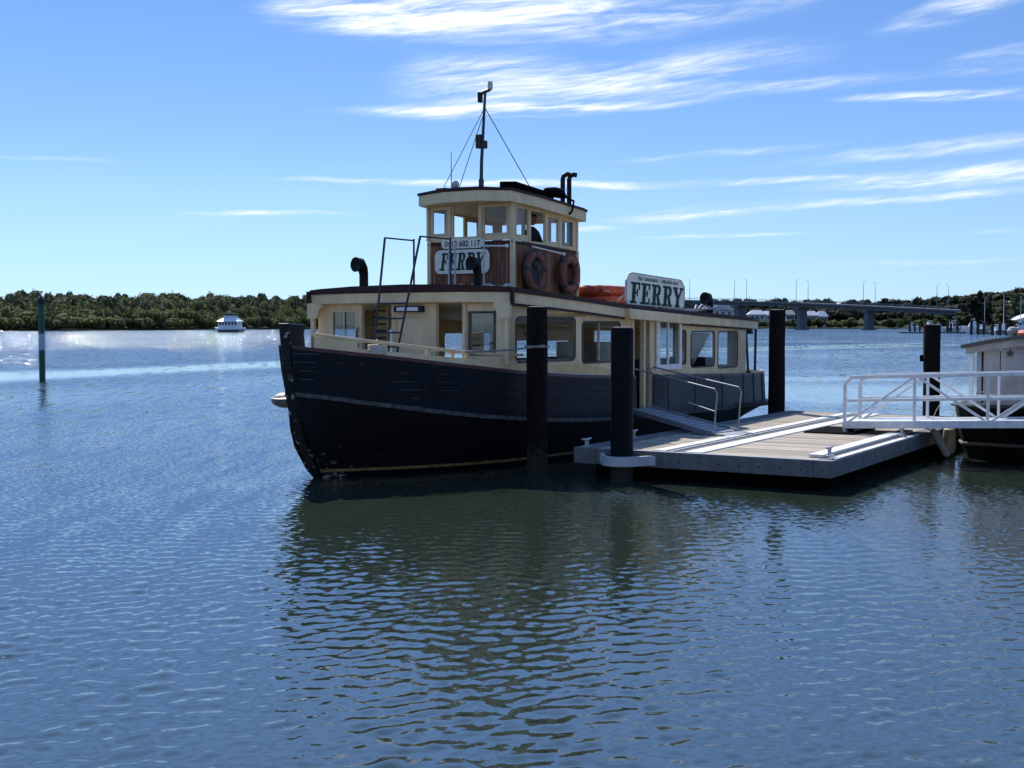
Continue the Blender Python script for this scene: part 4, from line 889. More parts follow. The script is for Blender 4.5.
# thin dark moulding under the fascia on the long sides and the trim down the front corners
for sg in (1, -1):
    path = [(s, sg * (itp([(a, b) for a, b in ro if a > 2.55], s) - .02), rt(s) - .29) for s in np.linspace(2.62, 6.62, 12)]
    ribbon(path, -.02, .025, -.03, .012, sg).build('fascia_moulding', MAROON, FERRY)
    path = [(s, sg * (itp([(a, b) for a, b in ro if a > 2.55], s) - .06), rt(s) - .30) for s in np.linspace(9.7, 14.3, 12)]
    ribbon(path, -.015, .02, -.03, .012, sg).build('fascia_moulding', MAROON, FERRY)
    mb = MB(F); mb.box((2.53, sg * 2.315 - .03, 2.96), (2.60, sg * 2.315 + .03, 3.25)); mb.build('corner_trim', MAROON, FERRY)
# boxed door head that stands proud over the sliding door
mb = MB(F); vs = []
for s in (6.66, 9.70):
    for p in (2.50, 2.66): vs += [(s, p, rt(s) - .29), (s, p, rt(s) - .09)]
mb.add(vs, [(0, 1, 3, 2), (4, 6, 7, 5), (0, 4, 5, 1), (2, 3, 7, 6), (1, 5, 7, 3), (0, 2, 6, 4)]); mb.build('door_head', CREAM, FERRY, bevel=.012)
# stern posts, bell
for p in (2.1, 1.75, -2.1, -1.75):
    mb = MB(F); mb.tube([(15.3 if abs(p) > 2 else 15.75, p, 1.3), (15.35 if abs(p) > 2 else 15.5, p, 2.75)], .035, 8); mb.build('stern_post', mat('navy post paint', (.012, .03, .06), .4) if p == 2.1 else bpy.data.materials['navy post paint'], FERRY, True)
mb = MB(F); mb.tube([(14.6, 2.2, 2.72), (14.6, 2.2, 2.6)], .01, 5); mb.lathe((14.6, 2.2, 0), [(.02, 2.6), (.06, 2.58), (.075, 2.5), (.10, 2.42), (.12, 2.37), (.10, 2.37), (.01, 2.45)], 12); mb.build('ship_bell', mat('dark bell metal', (.02, .03, .05), .35, .4), FERRY, True)
mb = MB(F); rows = []
for (s, p, z) in level_path(lambda S: itp(RED, S), 0, 13.9, None, 1) + level_path(lambda S: itp(RED, S), 0, 13.9, None, -1)[::-1]: rows.append([(s, p - .07 * (1 if p > 0 else -1), z), (s, p + .03 * (1 if p > 0 else -1), z), (s, p + .03 * (1 if p > 0 else -1), z + .05), (s, p - .07 * (1 if p > 0 else -1), z + .05)])
mb.grid(rows, True); mb.build('stern_rail', CREAM, FERRY)

# ---- wheelhouse
Z0 = lambda s: 3.18 - .03 * (s - 4.8)
WS0, WS1, WP = 4.80, 7.46, .985
U0 = 3.15
def wz(s): return itp([(4.8, 4.27), (7.46, 4.17)], s)          # top of the wood cladding
def wt(s): return itp([(4.4, 5.02), (7.7, 4.83)], s)           # top of the window band / underside of fascia
# lower cladding
for (nm, T, a0, a1, zf) in (('port', lambda a, b, w: (a, WP - w, b), WS0, WS1, wz), ('starboard', lambda a, b, w: (a, -WP + w, b), WS0, WS1, wz)):
    mb = MB(F); mb.plate([(a0, U0 - .25), (a1, U0 - .25), (a1, zf(a1)), (a0, zf(a0))], [], T, .04); mb.build('wood_cladding', WOOD, FERRY)
for s_ in (WS0, WS1 - .04):
    mb = MB(F); mb.box((s_, -WP + .041, U0 - .25), (s_ + .04, WP - .041, wz(s_))); mb.build('wood_cladding', WOOD, FERRY)
for (s_, p_) in ((WS0, WP), (WS0, -WP), (WS1, WP), (WS1, -WP)):
    mb = MB(F); mb.box((s_ - .045, p_ - .04, U0 - .2), (s_ + .045, p_ + .04, wz(s_) + .01)); mb.build('corner_post', CREAM, FERRY, bevel=.008)
# window band
WPB = WP + .01
hs_ = [(4.90, 4.37, 5.38, 4.92), (5.50, 4.28, 6.06, 4.89), (6.17, 4.30, 6.62, 4.82), (6.76, 4.24, 7.28, 4.80)]
for sg in (1, -1):
    mb = MB(F); mb.plate([(WS0, wz(WS0) + .01), (WS1, wz(WS1) + .01), (WS1, wt(WS1)), (WS0, wt(WS0))], [rect(*h_)[::-1] for h_ in hs_], lambda a, b, w: (a, sg * (WPB - w), b), .04)
    mb.build('window_band', CREAM, FERRY)
    for k, h_ in enumerate(hs_):
        if k == 1: continue
        mb = MB(F); mb.plate(rect(h_[0] - .02, h_[1] - .02, h_[2] + .02, h_[3] + .02), [rect(h_[0] + .02, h_[1] + .02, h_[2] - .02, h_[3] - .02)[::-1]], lambda a, b, w: (a, sg * (WPB + .01 - w), b), .012)
        wf = mb.build('window', CREAMD, FERRY); mb = MB(F); q = [sg * (WPB - .03), sg * (WPB - .026)]; mb.box((h_[0], min(q), h_[1]), (h_[2], max(q), h_[3])); mb.build('pane', GLASS, wf)
hf_ = [(-.90, 4.44, -.55, 4.93), (-.40, 4.37, .19, 5.02), (.33, 4.41, .87, 4.95)]
for s_, hh, dr_ in ((WS0 - .012, hf_, 1), (WS1 - .03, [(-.88, 4.35, -.35, 4.82), (-.28, 4.35, .3, 4.82), (.36, 4.35, .9, 4.82)], 0)):
    mb = MB(F); mb.plate([(-WPB + .043, wz(s_) + .01), (WPB - .043, wz(s_) + .01), (WPB - .043, wt(s_)), (0, wt(s_) + .04), (-WPB + .043, wt(s_))], [rect(*h_)[::-1] for h_ in hh], lambda a, b, w: (s_ + w, a, b), .04); mb.build('window_band', CREAM, FERRY)
    for k, h_ in enumerate(hh):
        if dr_ and k == 1: continue
        mb = MB(F); mb.plate(rect(h_[0] - .03, h_[1] - .03, h_[2] + .03, h_[3] + .03), [rect(h_[0] + .01, h_[1] + .01, h_[2] - .01, h_[3] - .01)[::-1]], lambda a, b, w: (s_ - .012 + w, a, b), .011)
        wf = mb.build('window', CREAMD, FERRY); mb = MB(F); mb.box((s_ + .02, h_[0], h_[1]), (s_ + .024, h_[2], h_[3])); mb.build('pane', GLASS, wf)
for (s_, p_) in ((WS0, WPB), (WS0, -WPB), (WS0 - .0, .26), (WS0, -.475), (5.44, WPB), (6.115, WPB), (6.69, WPB), (WS1, WPB), (WS1, -WPB)):
    w_ = .035; mb = MB(F); mb.box((s_ - w_ - (.02 if s_ == WS0 else 0), p_ - w_, wz(s_) + .02), (s_ + w_ - (.02 if s_ == WS0 else 0), p_ + w_ * (.5 if abs(p_) > .9 else 1), wt(s_) - .005)); mb.build('mullion', CREAM, FERRY)
for sg in (1, -1):         # dark sill line between cladding and windows
    mb = MB(F); mb.add([(a, sg * (WP + o), wz(a) + dz) for a in (WS0 - .05, WS1 + .05) for o, dz in ((-.0, -.05), (.03, -.05), (.03, -.01), (-.0, -.01))], [(0, 1, 2, 3), (7, 6, 5, 4), (0, 4, 5, 1), (1, 5, 6, 2), (2, 6, 7, 3), (3, 7, 4, 0)]); mb.build('sill_line', MAROON, FERRY)
mb = MB(F); mb.box((WS0 - .035, -WP + .045, wz(WS0) - .05), (WS0 - .001, WP - .045, wz(WS0) - .01)); mb.build('sill_line', MAROON, FERRY)
# wheelhouse floor, wheel and console
mb = MB(F); mb.box((WS0 + .05, -WP + .05, 3.12), (WS1 - .05, WP - .05, 3.16)); mb.build('wheelhouse_floor', FLOORM, FERRY)
mb = MB(F); mb.box((5.0, -.6, 3.16), (5.35, .5, 4.25)); mb.build('console', INTERIOR, FERRY)
# upper roof with overhang
wr = [(4.42, 0), (4.42, .45), (4.55, 1.12), (5.5, 1.22), (7.4, 1.18), (7.75, 1.1), (7.78, 0)]
ringw = wr + [(s, -p) for s, p in wr[::-1]][1:-1]
rz_ = lambda s: itp([(4.4, 5.26), (7.8, 5.06)], s)
roof_solid('wheelhouse_roof', ringw, rz_, 0, -.045, 0, MAROON, camber=.06)
roof_solid('wheelhouse_fascia', ringw, rz_, -.047, -.25, .03, CREAM, camber=.05)
# tilted solar panel roll and black straps on the wheelhouse roof
mb = MB(F)
mb.add([(5.0, .55, 5.30), (5.0, .95, 5.28), (6.55, .95, 5.20), (6.55, .55, 5.22), (5.0, .55, 5.46), (5.0, .95, 5.44), (6.55, .95, 5.33), (6.55, .55, 5.35)], [(0, 3, 2, 1), (4, 5, 6, 7), (0, 1, 5, 4), (1, 2, 6, 5), (2, 3, 7, 6), (3, 0, 4, 7)])
mb.build('roof_box', RUBBER, FERRY, bevel=.03)
mb = MB(F); mb.tube([(6.3, .9, 5.33), (6.6, .92, 5.36), (6.85, .92, 5.36), (7.0, .95, 5.3)], [.1, .11, .11, .05], 10); mb.build('canvas_roll', RUBBER, FERRY, True)
mb = MB(F); mb.tube([(6.86, 1.0, 5.3), (6.88, 1.23, 5.18), (6.8, 1.23, 4.97), (6.74, 1.2, 4.9)], .025, 6); mb.build('strap', RUBBER, FERRY, True)
mb = MB(F); mb.box((4.62, -.72, 5.27), (5.0, -.5, 5.36)); mb.build('horn', BLACKP, FERRY, bevel=.02)
# mast with cross arm, lamps and stays
mast = MB(F); mast.tube([(5.2, .0, 5.28), (5.22, .0, 5.9), (5.3, .0, 6.7), (5.36, .0, 7.32)], [.04, .035, .03, .028], 8); mast.tube([(5.2, 0, 5.28), (5.21, 0, 5.55)], .055, 8)
mast.tube([(5.36, -.10, 7.30), (5.36, .0, 7.33), (5.36, .12, 7.36)], .035, 6); ms = mast.build('mast', mat('dark mast paint', (.012, .016, .03), .4), FERRY, True)
mb = MB(F); mb.box((5.31, -.16, 7.12), (5.41, -.08, 7.33)); mb.build('mast_lamp', BLACKP, ms, bevel=.015)
mb = MB(F); mb.lathe((5.36, .12, 0), [(.05, 7.36), (.055, 7.42), (.05, 7.52), (.02, 7.53)], 10); mb.build('anchor_light', mat('pale lens', (.5, .5, .42), .3), ms, True)
mb = MB(F); mb.box((5.2, -.14, 6.18), (5.34, -.02, 6.46)); mb.lathe((5.28, .05, 0), [(.05, 6.17), (.05, 6.33)], 8); mb.build('radar_box', mat('weathered brown box', (.04, .025, .02), .6), ms, bevel=.015)
for a, b in (((5.34, 0, 7.0), (4.7, -.62, 5.30)), ((5.34, 0, 6.95), (4.9, -.35, 5.32)), ((5.35, 0, 7.0), (7.3, .2, 5.15))):
    mb = MB(F); mb.tube([a, b], .009, 4); mb.build('stay_wire', GREYB, ms)
mb = MB(F); mb.tube([(4.82, -.47, 5.28), (4.82, -.47, 6.1)], [.012, .006], 5); mb.build('whip_aerial', GREYB, FERRY)
mb = MB(F); mb.tube([(4.75, -.33, 5.28), (4.75, -.33, 5.36)], .015, 6); mb.ball((4.75, -.33, 5.42), .085); mb.build('searchlight', GALV, FERRY, True)
for s_, top, dz in ((8.55, 5.96, 0), (8.85, 5.98, 0)):      # exhaust pipes with bent heads
    mb = MB(F); mb.tube([(s_, .05, 3.0), (s_, .05, top - .1), (s_ + .02, .06, top - .02), (s_ + .07, .11, top + .02), (s_ + .13, .17, top + .01)], .055, 10); mb.build('exhaust_pipe', BLACKG, FERRY, True)
# cowl vents
def cowl(s, p, z0, z1, r=.155):
    mb = MB(F); pr = r * .6
    pts = [(s, p, z0), (s, p, z1 - r * 1.25), (s - r * .18, p, z1 - r * .55), (s - r * .75, p - r * .1, z1), (s - r * 1.5, p - r * .25, z1 + r * .02)]
    mb.tube(pts, [pr, pr, pr * 1.15, r * .95, r], 16, cap=False)
    n = len(mb.v); c = (s - r * .9, p - r * .15, z1)
    mb.v.append(c); base = n - 16
    mb.f += [(base + (k + 1) % 16, base + k, n) for k in range(16)]; mb.mi += [0] * 16
    mb.lathe((s, p, 0), [(pr * 1.5, z0), (pr * 1.4, z0 + .03)], 14); mb.build('cowl_vent', BLACKG, FERRY, True, edge=50)
cowl(3.0, -1.3, 3.26, 3.76, .145); cowl(3.9, .74, 3.22, 3.77, .135); cowl(13.1, 1.72, 2.85, 3.26, .15)
# boarding ladder from foredeck to roof with hooped handrails
IRON = mat('dark iron rail', (.02, .03, .045), .45, .3)
for a, b, aft in (((2.42, -.36, 4.22), (2.22, -.50, 1.96), (3.35, -.36, 4.22)), ((2.42, .44, 4.22), (2.22, .02, 1.96), (3.35, .48, 4.22))):
    mb = MB(F); mb.tube([b, ((a[0] + b[0]) / 2, (a[1] + b[1]) / 2, (a[2] + b[2]) / 2), a], .022, 8); mb.tube([a, aft], .016, 8); mb.tube([(aft[0], aft[1], 4.25), (aft[0], aft[1], 3.27)], .02, 8); mb.build('ladder_rail', IRON, FERRY, True)
for z in (2.2, 2.46, 2.72, 3.0):
    t_ = (z - 1.96) / 2.26; mb = MB(F); mb.tube([(2.22 + .2 * t_, lerp(-.50, -.36, t_), z), (2.22 + .2 * t_, lerp(.02, .44, t_), z)], .018, 8); mb.build('rung', IRON, FERRY)
for s, p, z in ((3.7, .22, 4.15), (3.72, .34, 4.15), (3.75, .98, 4.25)):  # pale stanchions before the wheelhouse
    mb = MB(F); mb.tube([(s, p, 3.22), (s, p, z)], .014 if p > .9 else .02, 6); mb.build('stanchion', GALV, FERRY)
for a, b in (((4.72, .3, 4.17), (4.72, .90, 4.15)), ((5.45, 1.06, 4.17), (6.75, 1.06, 4.08))):
    mb = MB(F); mb.tube([a, b], .018, 8); mb.ball(b, .042); mb.build('grab_rail', WHITE, FERRY, True)

# ---- lettering
def glyph(ch):
    """slab-serif capitals as closed outlines in a unit-high box, list of polygons and the advance width"""
    if ch == 'F': return [[(.0, 0), (.5, 0), (.5, .1), (.38, .1), (.38, .9), (.14, .9), (.14, .1), (0, .1)], [(0, .9), (.72, .9), (.72, 1), (0, 1)], [(.62, .66), (.72, .66), (.72, .9), (.62, .9)], [(.38, .46), (.5, .46), (.5, .56), (.38, .56)], [(.5, .34), (.58, .34), (.58, .68), (.5, .68)]], .78
    if ch == 'E': return [[(0, 0), (.72, 0), (.72, .1), (.38, .1), (.38, .9), (.14, .9), (.14, .1), (0, .1)], [(0, .9), (.72, .9), (.72, 1), (0, 1)], [(.62, .70), (.72, .70), (.72, .9), (.62, .9)], [(.38, .46), (.48, .46), (.48, .56), (.38, .56)], [(.48, .36), (.56, .36), (.56, .66), (.48, .66)], [(.64, .1), (.74, .1), (.74, .32), (.64, .28)]], .80
    if ch == 'R':
        bowl = [(.38, 1), (.56, 1)] + [(.56 + .22 * math.cos(R(a)), .74 + .26 * math.sin(R(a))) for a in range(75, -91, -15)] + [(.38, .48), (.38, .57), (.48, .57)] + [(.48 + .09 * math.cos(R(a)), .735 + .165 * math.sin(R(a))) for a in range(-75, 91, 15)] + [(.38, .90)]
        return [[(0, 0), (.48, 0), (.48, .1), (.38, .1), (.38, .9), (.14, .9), (.14, .1), (0, .1)], [(0, .9), (.38, .9), (.38, 1), (0, 1)], bowl, [(.44, .48), (.64, .48), (.78, .1), (.86, .1), (.86, 0), (.58, 0), (.54, .1)]], .90
    if ch == 'Y': return [[(.2, 0), (.62, 0), (.62, .1), (.53, .1), (.53, .45), (.29, .45), (.29, .1), (.2, .1)], [(.29, .45), (.53, .45), (.78, .9), (.64, .9), (.45, .56), (.27, .9), (.02, .9)], [(-.04, .9), (.36, .9), (.36, 1), (-.04, 1)], [(.56, .9), (.88, .9), (.88, 1), (.56, 1)]], .86
def slab_word(word, T, u0, u1, v0, v1, shear, m, parent, track=.08, grow=1.0):
    adv = sum(glyph(c)[1] for c in word) + track * (len(word) - 1); k = (u1 - u0) / (adv + shear); x = 0; H = v1 - v0
    for c in word:
        mb = MB(F); polys, w = glyph(c)
        for i, pl in enumerate(polys):
            pl = pl if sum(pl[j][0] * pl[(j + 1) % len(pl)][1] - pl[(j + 1) % len(pl)][0] * pl[j][1] for j in range(len(pl))) > 0 else pl[::-1]
            mb.plate([(u0 + (x + a + shear * b) * k, v0 + b * H) for a, b in pl], [], lambda a, b, w_, i=i: T(a, b, w_ - .0006 * i), .006)
        mb.build('letter', m, parent); x += w + track
def small_text(txt, T, u0, u1, vc, hgt, m, parent, name='lettering', bold=.0):
    cu = bpy.data.curves.new('t', 'FONT'); cu.body = txt; cu.size = 1; cu.offset = bold; cu.resolution_u = 3
    o = bpy.data.objects.new('t', cu); scene.collection.objects.link(o); bpy.context.view_layer.update()
    me = bpy.data.meshes.new_from_object(o.evaluated_get(bpy.context.evaluated_depsgraph_get())); bpy.data.objects.remove(o)
    xs = [v.co.x for v in me.vertices]; ys = [v.co.y for v in me.vertices]; mb = MB(F)
    sx = (u1 - u0) / (max(xs) - min(xs)); sy = hgt / (max(ys) - min(ys))
    mb.add([T(u0 + (v.co.x - min(xs)) * sx, vc - hgt / 2 + (v.co.y - min(ys)) * sy, 0) for v in me.vertices], [tuple(p.vertices) for p in me.polygons]); bpy.data.meshes.remove(me)
    mb.build(name, m, parent, recalc=False)
# wheelhouse front boards
TF = lambda off: (lambda a, b, w: (off - w, a, b))
mb = MB(F); mb.plate(rrect(-.82, 3.63, .48, 4.11, .12, 4), [], TF(4.765), .03); sb = mb.build('name_board', BOARD, FERRY, bevel=.004)
slab_word('FERRY', TF(4.733), -.70, .40, 3.70, 4.05, .24, GREENL, sb)
mb = MB(F); mb.plate(rrect(-.66, 4.135, .35, 4.33, .09, 4), [], TF(4.765), .03); pb = mb.build('phone_board', BOARD, FERRY, bevel=.004)
small_text('0412 682 117', TF(4.731), -.58, .27, 4.232, .125, BLACKL, pb, 'numerals', .02)
# roof side board
TP = lambda off: (lambda a, b, w: (a, off + w, b))
mb = MB(F); o = [(6.96, 3.02), (9.80, 2.95), (9.90, 3.02), (9.90, 3.45), (9.72, 3.595), (9.60, 3.61), (7.18, 3.69), (7.06, 3.665), (6.92, 3.52), (6.90, 3.10)]
mb.plate(o, [], TP(2.40), .03); rb = mb.build('roof_sign', BOARD, FERRY, bevel=.004)
mb = MB(F); oi = [(a + (8.4 - a) * .008, b + (3.33 - b) * .035) for a, b in o]; mb.plate(o, [oi[::-1]], TP(2.432), .006); mb.build('sign_border', mat('thin green border', (.02, .07, .05), .5), rb)
def TPs(off):
    return lambda a, b, w: (a, off + w, b - .028 * (a - 7))
slab_word('FERRY', TPs(2.436), 7.08, 9.82, 3.06, 3.50, .10, GREENL, rb, .05)
for wd, a_, b_ in (('TEA', 7.45, 7.70), ('GARDENS', 7.78, 8.44), ('-', 8.53, 8.58), ('NELSON', 8.67, 9.22), ('BAY', 9.30, 9.56)):
    small_text(wd, TPs(2.437), a_, b_, 3.585, .07 if wd != '-' else .014, BLACKL, rb, 'small_lettering', .02)
for s in (7.3, 9.5):
    mb = MB(F); mb.tube([(s, 2.38, 3.4), (s, 1.9, 2.95)], .02, 6); mb.build('sign_brace', GALV, FERRY)
# anchor stowed on the starboard bow
ANC = mat('galvanised anchor', (.24, .25, .25), .6, .3, col2=(.12, .12, .12), scale=9)
mb = MB(F); mb.tube([(-.0, -.5, 1.66), (-.35, -.25, 1.5), (-.62, -.06, 1.40)], .03, 8)
mb.ball((-.44, -.32, 1.34), .265, 18, 8, (1.0, .85, .5)); an = mb.build('anchor', ANC, FERRY, True)
mb = MB(F); mb.lathe((-.44, -.32, 1.37), [(.22, -.02), (.28, 0), (.22, .03)], 18); mb.build('anchor_rim', BLACKP, an, True)
mb = MB(F); mb.box((4.45, 2.46, 1.62), (4.52, 2.5, 1.68)); 

# ================================================================== things on board
def ring_buoy(name, s, p, z, r, label, net):
    t = thing(name, label, 'life ring', F(s, p, z), ANG, 'life rings on the wheelhouse')
    mb = MB(F); mb.tube([(s + (r - .09) * math.cos(R(a)), p, z + (r - .09) * math.sin(R(a))) for a in range(0, 360, 12)], .085, 12, True, sy=1.0); mb.build('ring', RING, t, True)
    for a in (45, 135, 225, 315) if not net else (5, 95, 175, 275):
        c = Vector((s + (r - .09) * math.cos(R(a)), p, z + (r - .09) * math.sin(R(a)))); tn = Vector((-math.sin(R(a)), 0, math.cos(R(a))))
        mb = MB(F); mb.tube([c - tn * .035, c + tn * .035], .092, 12, cap=False); mb.build('band', PILET if not net else GREYB, t, True)
    mb = MB(F); q = []
    for a in range(0, 360, 10): rr = r + .0 + .035 * abs(math.sin(R(a * 2))); q.append((s + rr * math.cos(R(a)), p + .04, z + rr * math.sin(R(a))))
    mb.tube(q, .010, 5, True); mb.build('grab_line', GREYB, t, True)
    return t
ring_buoy('life_ring', 5.50, 1.09, 3.68, .42, 'faded red life ring with coiled line inside, nearer the wheelhouse front', True)
ring_buoy('life_ring', 6.93, 1.09, 3.66, .41, 'plain faded red life ring nearer the after edge of the wheelhouse', False)
mb = MB(F)
for k in range(7):
    a0 = k * .9; mb.tube([(5.5 + (.27 - .02 * k) * math.cos(R(a)) * (.75 + .05 * math.sin(k)), 1.10 + .012 * k, 3.62 + (.27 - .015 * k) * math.sin(R(a + 10 * k)) ) for a in range(0, 360, 20)], .012, 5, True)
mb.tube([(5.3, 1.16, 3.85), (5.5, 1.18, 3.66), (5.68, 1.16, 3.86)], .014, 5); mb.tube([(5.5, 1.18, 3.66), (5.52, 1.17, 3.3), (5.6, 1.14, 3.22)], .014, 5)
tag(mb.build('coiled_line', GREYB, smooth=True), 'pale coiled line hung inside the forward life ring', 'rope')
def raft(s0, s1, p0, p1, z0, h_, label):
    t = thing('buoyant_float', label, 'float', F((s0 + s1) / 2, (p0 + p1) / 2, z0), ANG, 'orange floats stacked on the roof')
    mb = MB(F); rr = h_ / 2; z = z0 + rr; c = .22
    mb.tube([(s0 + c, p0, z), (s1 - c, p0, z), (s1, p0 + c, z), (s1, p1 - c, z), (s1 - c, p1, z), (s0 + c, p1, z), (s0, p1 - c, z), (s0, p0 + c, z)], [rr * 1.1] * 8, 10, True); mb.build('rim', ORANGE, t, True, edge=60)
    mb = MB(F); mb.box((s0, p0, z - .03), (s1, p1, z + .03)); mb.build('slatted_floor', ORANGE, t)
    mb = MB(F); n = 26; q = []
    for i in range(n): f = i / n * 2; q.append((s0 + (s1 - s0) * (f if f < 1 else 2 - f), (p1 + rr * 1.15) if f < 1 else (p0 - rr * 1.15), z - .02 - .05 * (i % 2)))
    mb.tube(q, .012, 5, True); mb.build('grab_line', ROPE, t)
raft(7.75, 10.2, .35, 1.55, 3.02, .21, 'orange buoyant float, lower one of the two stacked on the ferry roof')
raft(7.70, 10.1, .33, 1.50, 3.235, .21, 'orange buoyant float, upper one of the two stacked on the ferry roof')
mb = MB(F)
for k in range(5):
    q = [(3.6 + .15 * math.sin(i * 1.3 + k) + .10 * k, -.1 + i * .075, 3.30 + .035 * math.sin(i * 2.1 + k * 2) + .012 * k) for i in range(22)]; mb.tube(q, .02, 6)
tag(mb.build('rope_heap', ROPE, smooth=True), 'heap of pale rope lying on the cabin roof before the wheelhouse', 'rope')
mb = MB(F)
for k in range(5): mb.tube([(12.1 + .1 * k, 1.75 + .05 * k, 2.98), (12.3 + .35 * k, 1.7, 3.08 + .02 * (k % 2)), (12.7 + .4 * k, 1.75, 2.99)], .02, 5)
mb.box((11.4, 1.2, 2.93), (12.2, 1.8, 3.0)); tag(mb.build('deck_gear', mat('pale deck gear', (.5, .48, .46), .7), smooth=False), 'low pale frame and gear lying on the after roof', 'deck gear')
mb = MB(F); mb.tube([(-.1 + .3 * math.cos(a) , .25 + .5 * math.sin(a) * .4, 2.17 + .02 * i) for i, a in enumerate(np.linspace(0, 18, 50))], .018, 5) if False else None
mb.tube([(.35 + .14 * math.cos(a), 1.0 + .14 * math.sin(a), 2.12 + .0016 * i) for i, a in enumerate(np.linspace(0, 31, 90))], .02, 5); tag(mb.build('rope_coil', ROPE, smooth=True), 'pale rope coil on the foredeck behind the bow rail', 'rope')
# mooring bitts and line
mb = MB(F); mb.tube([(1.55, 1.72, 1.9), (1.55, 1.72, 2.2)], .035, 8); mb.tube([(1.45, 1.66, 2.13), (1.65, 1.78, 2.13)], .02, 6); mb.build('bitt', CREAM, FERRY, True)
mb = MB(F); q = []
for i in range(15): f = i / 14; q.append((lerp(1.55, 2.62, f), lerp(1.72, 2.94, f), lerp(2.14, 2.24, f) - .035 * math.sin(math.pi * f)))
mb.tube(q, .018, 6)
for k in range(1): mb.tube([(2.7 + .205 * math.cos(R(a)), 2.745 + .205 * math.sin(R(a)), 2.22 + .035 * k) for a in range(0, 360, 20)], .018, 6, True)
tag(mb.build('mooring_line', mat('grey mooring rope', (.26, .25, .23), .9, col2=(.18, .17, .15), scale=30), smooth=True), 'mooring line from the ferry foredeck looped round the nearest timber pile', 'rope')
mb = MB(F); mb.tube([(3.05, 2.52, 1.95), (3.05, 2.52, 2.30)], .09, 10); mb.tube([(3.05, 2.5, 2.3), (3.0, 2.3, 2.45)], .012, 5); tag(mb.build('fender', RUBBER, smooth=True), 'small black fender hanging at the cabin corner by the pile', 'fender')

# person in the wheelhouse
def person(name, base, joints, edges, radii, label, skinm, clothm, hairm, head):
    t = thing(name, label, 'person', F(*base), ANG)
    me = bpy.data.meshes.new('body'); o = bpy.data.objects.new('body', me); scene.collection.objects.link(o); o.parent = t
    M = WM[t.name].inverted(); me.from_pydata([M @ F(*j) for j in joints], edges, [])
    sk = o.modifiers.new('skin', 'SKIN'); sk.use_smooth_shade = True
    for i, r_ in enumerate(radii): me.skin_vertices[0].data[i].radius = (r_, r_ * .8)
    me.skin_vertices[0].data[0].use_root = True
    ss = o.modifiers.new('sub', 'SUBSURF'); ss.levels = 1; ss.render_levels = 2
    o.data.materials.append(clothm)
    mb = MB(F); h0 = Vector(head); mb.ball(h0, .105, 16, 12, (.95, .8, 1.22))
    mb.ball(h0 + Vector((-.02, .085, -.01)), .022, 8, 6, (.8, 1.2, 1.3)); mb.ball(h0 + Vector((.1, .0, -.01)), .028, 8, 6, (.5, .7, 1.2)); mb.ball(h0 + Vector((-.1, .0, -.01)), .028, 8, 6, (.5, .7, 1.2))
    mb.ball(h0 + Vector((-.02, .075, -.065)), .022, 8, 6, (1.3, .5, .35)); mb.build('head', skinm, t, True)
    mb = MB(F); mb.ball(h0 + Vector((.01, -.015, .035)), .112, 16, 10, (1.0, .85, 1.1)); mb.build('hair', hairm, t, True)
SKIN = mat('skin', (.32, .17, .11), .6); SHIRT = mat('dark shirt', (.025, .02, .025), .8); HAIR = mat('dark hair', (.02, .013, .01), .7)
b = (6.35, .52, 3.16); x, y, z = b
J = [(x, y, z + .92), (x, y, z + 1.15), (x, y, z + 1.38), (x, y, z + 1.50), (x - .2, y, z + 1.38), (x - .25, y + .12, z + 1.12), (x - .3, y + .32, z + 1.08), (x + .2, y, z + 1.38), (x + .26, y + .1, z + 1.12), (x + .1, y + .3, z + 1.02),
     (x - .1, y, z + .86), (x - .11, y + .02, z + .46), (x - .11, y, z + .05), (x - .11, y + .14, z + .04), (x + .1, y, z + .86), (x + .11, y + .02, z + .46), (x + .11, y, z + .05), (x + .11, y + .14, z + .04)]
E_ = [(0, 1), (1, 2), (2, 3), (2, 4), (4, 5), (5, 6), (2, 7), (7, 8), (8, 9), (0, 10), (10, 11), (11, 12), (12, 13), (0, 14), (14, 15), (15, 16), (16, 17)]
RR = [.15, .15, .16, .06, .07, .05, .038, .07, .05, .038, .095, .065, .045, .04, .095, .065, .045, .04]
person('person', b, J, E_, RR, 'person in a dark shirt standing at the open side window of the wheelhouse', SKIN, SHIRT, HAIR, (x, y + .02, z + 1.64))

# ================================================================== piles
def pile(s, p, r, z1, m, label, group='tall mooring piles', rough=True, name='mooring_pile'):
    t = thing(name, label, 'pile', F(s, p, 0), ANG, group); g = random.Random(int(s * 100))
    mb = MB(F); prof = [-1.2, 0, .25, .8, 1.4, 2.0, z1 - .03]; vs = []; n = 20
    for z in prof:
        for k in range(n):
            a = 2 * math.pi * k / n; rr = r * (1 + (g.uniform(-.035, .035) if rough else 0)); vs.append((s + rr * math.cos(a), p + rr * math.sin(a), z))
    mb.add(vs, [(i * n + k, i * n + (k + 1) % n, (i + 1) * n + (k + 1) % n, (i + 1) * n + k) for i in range(len(prof) - 1) for k in range(n)]); mb.f.append(tuple(range(len(vs) - n, len(vs)))); mb.mi.append(0)
    mb.build('shaft', m, t, True, edge=50)
    mb = MB(F); mb.lathe((s, p, 0), [(r * .9, z1 - .03), (r * .92, z1 - .01), (r * .6, z1)], 20); mb.build('top', PILET, t, True)
    return t
pile(2.70, 2.745, .185, 2.93, PILEW, 'rough black timber pile nearest the ferry bow with a line round it')
p2 = pile(2.27, 4.62, .19, 2.57, PILES, 'smooth black pile held by the white collar on the pontoon front', rough=False)
pile(13.30, 3.40, .20, 2.98, PILEW, 'rough black timber pile at the ferry stern, the tallest of the four')
p4 = pile(13.86, 6.96, .19, 2.62, PILEW, 'rough black pile standing behind the gangway on the right')
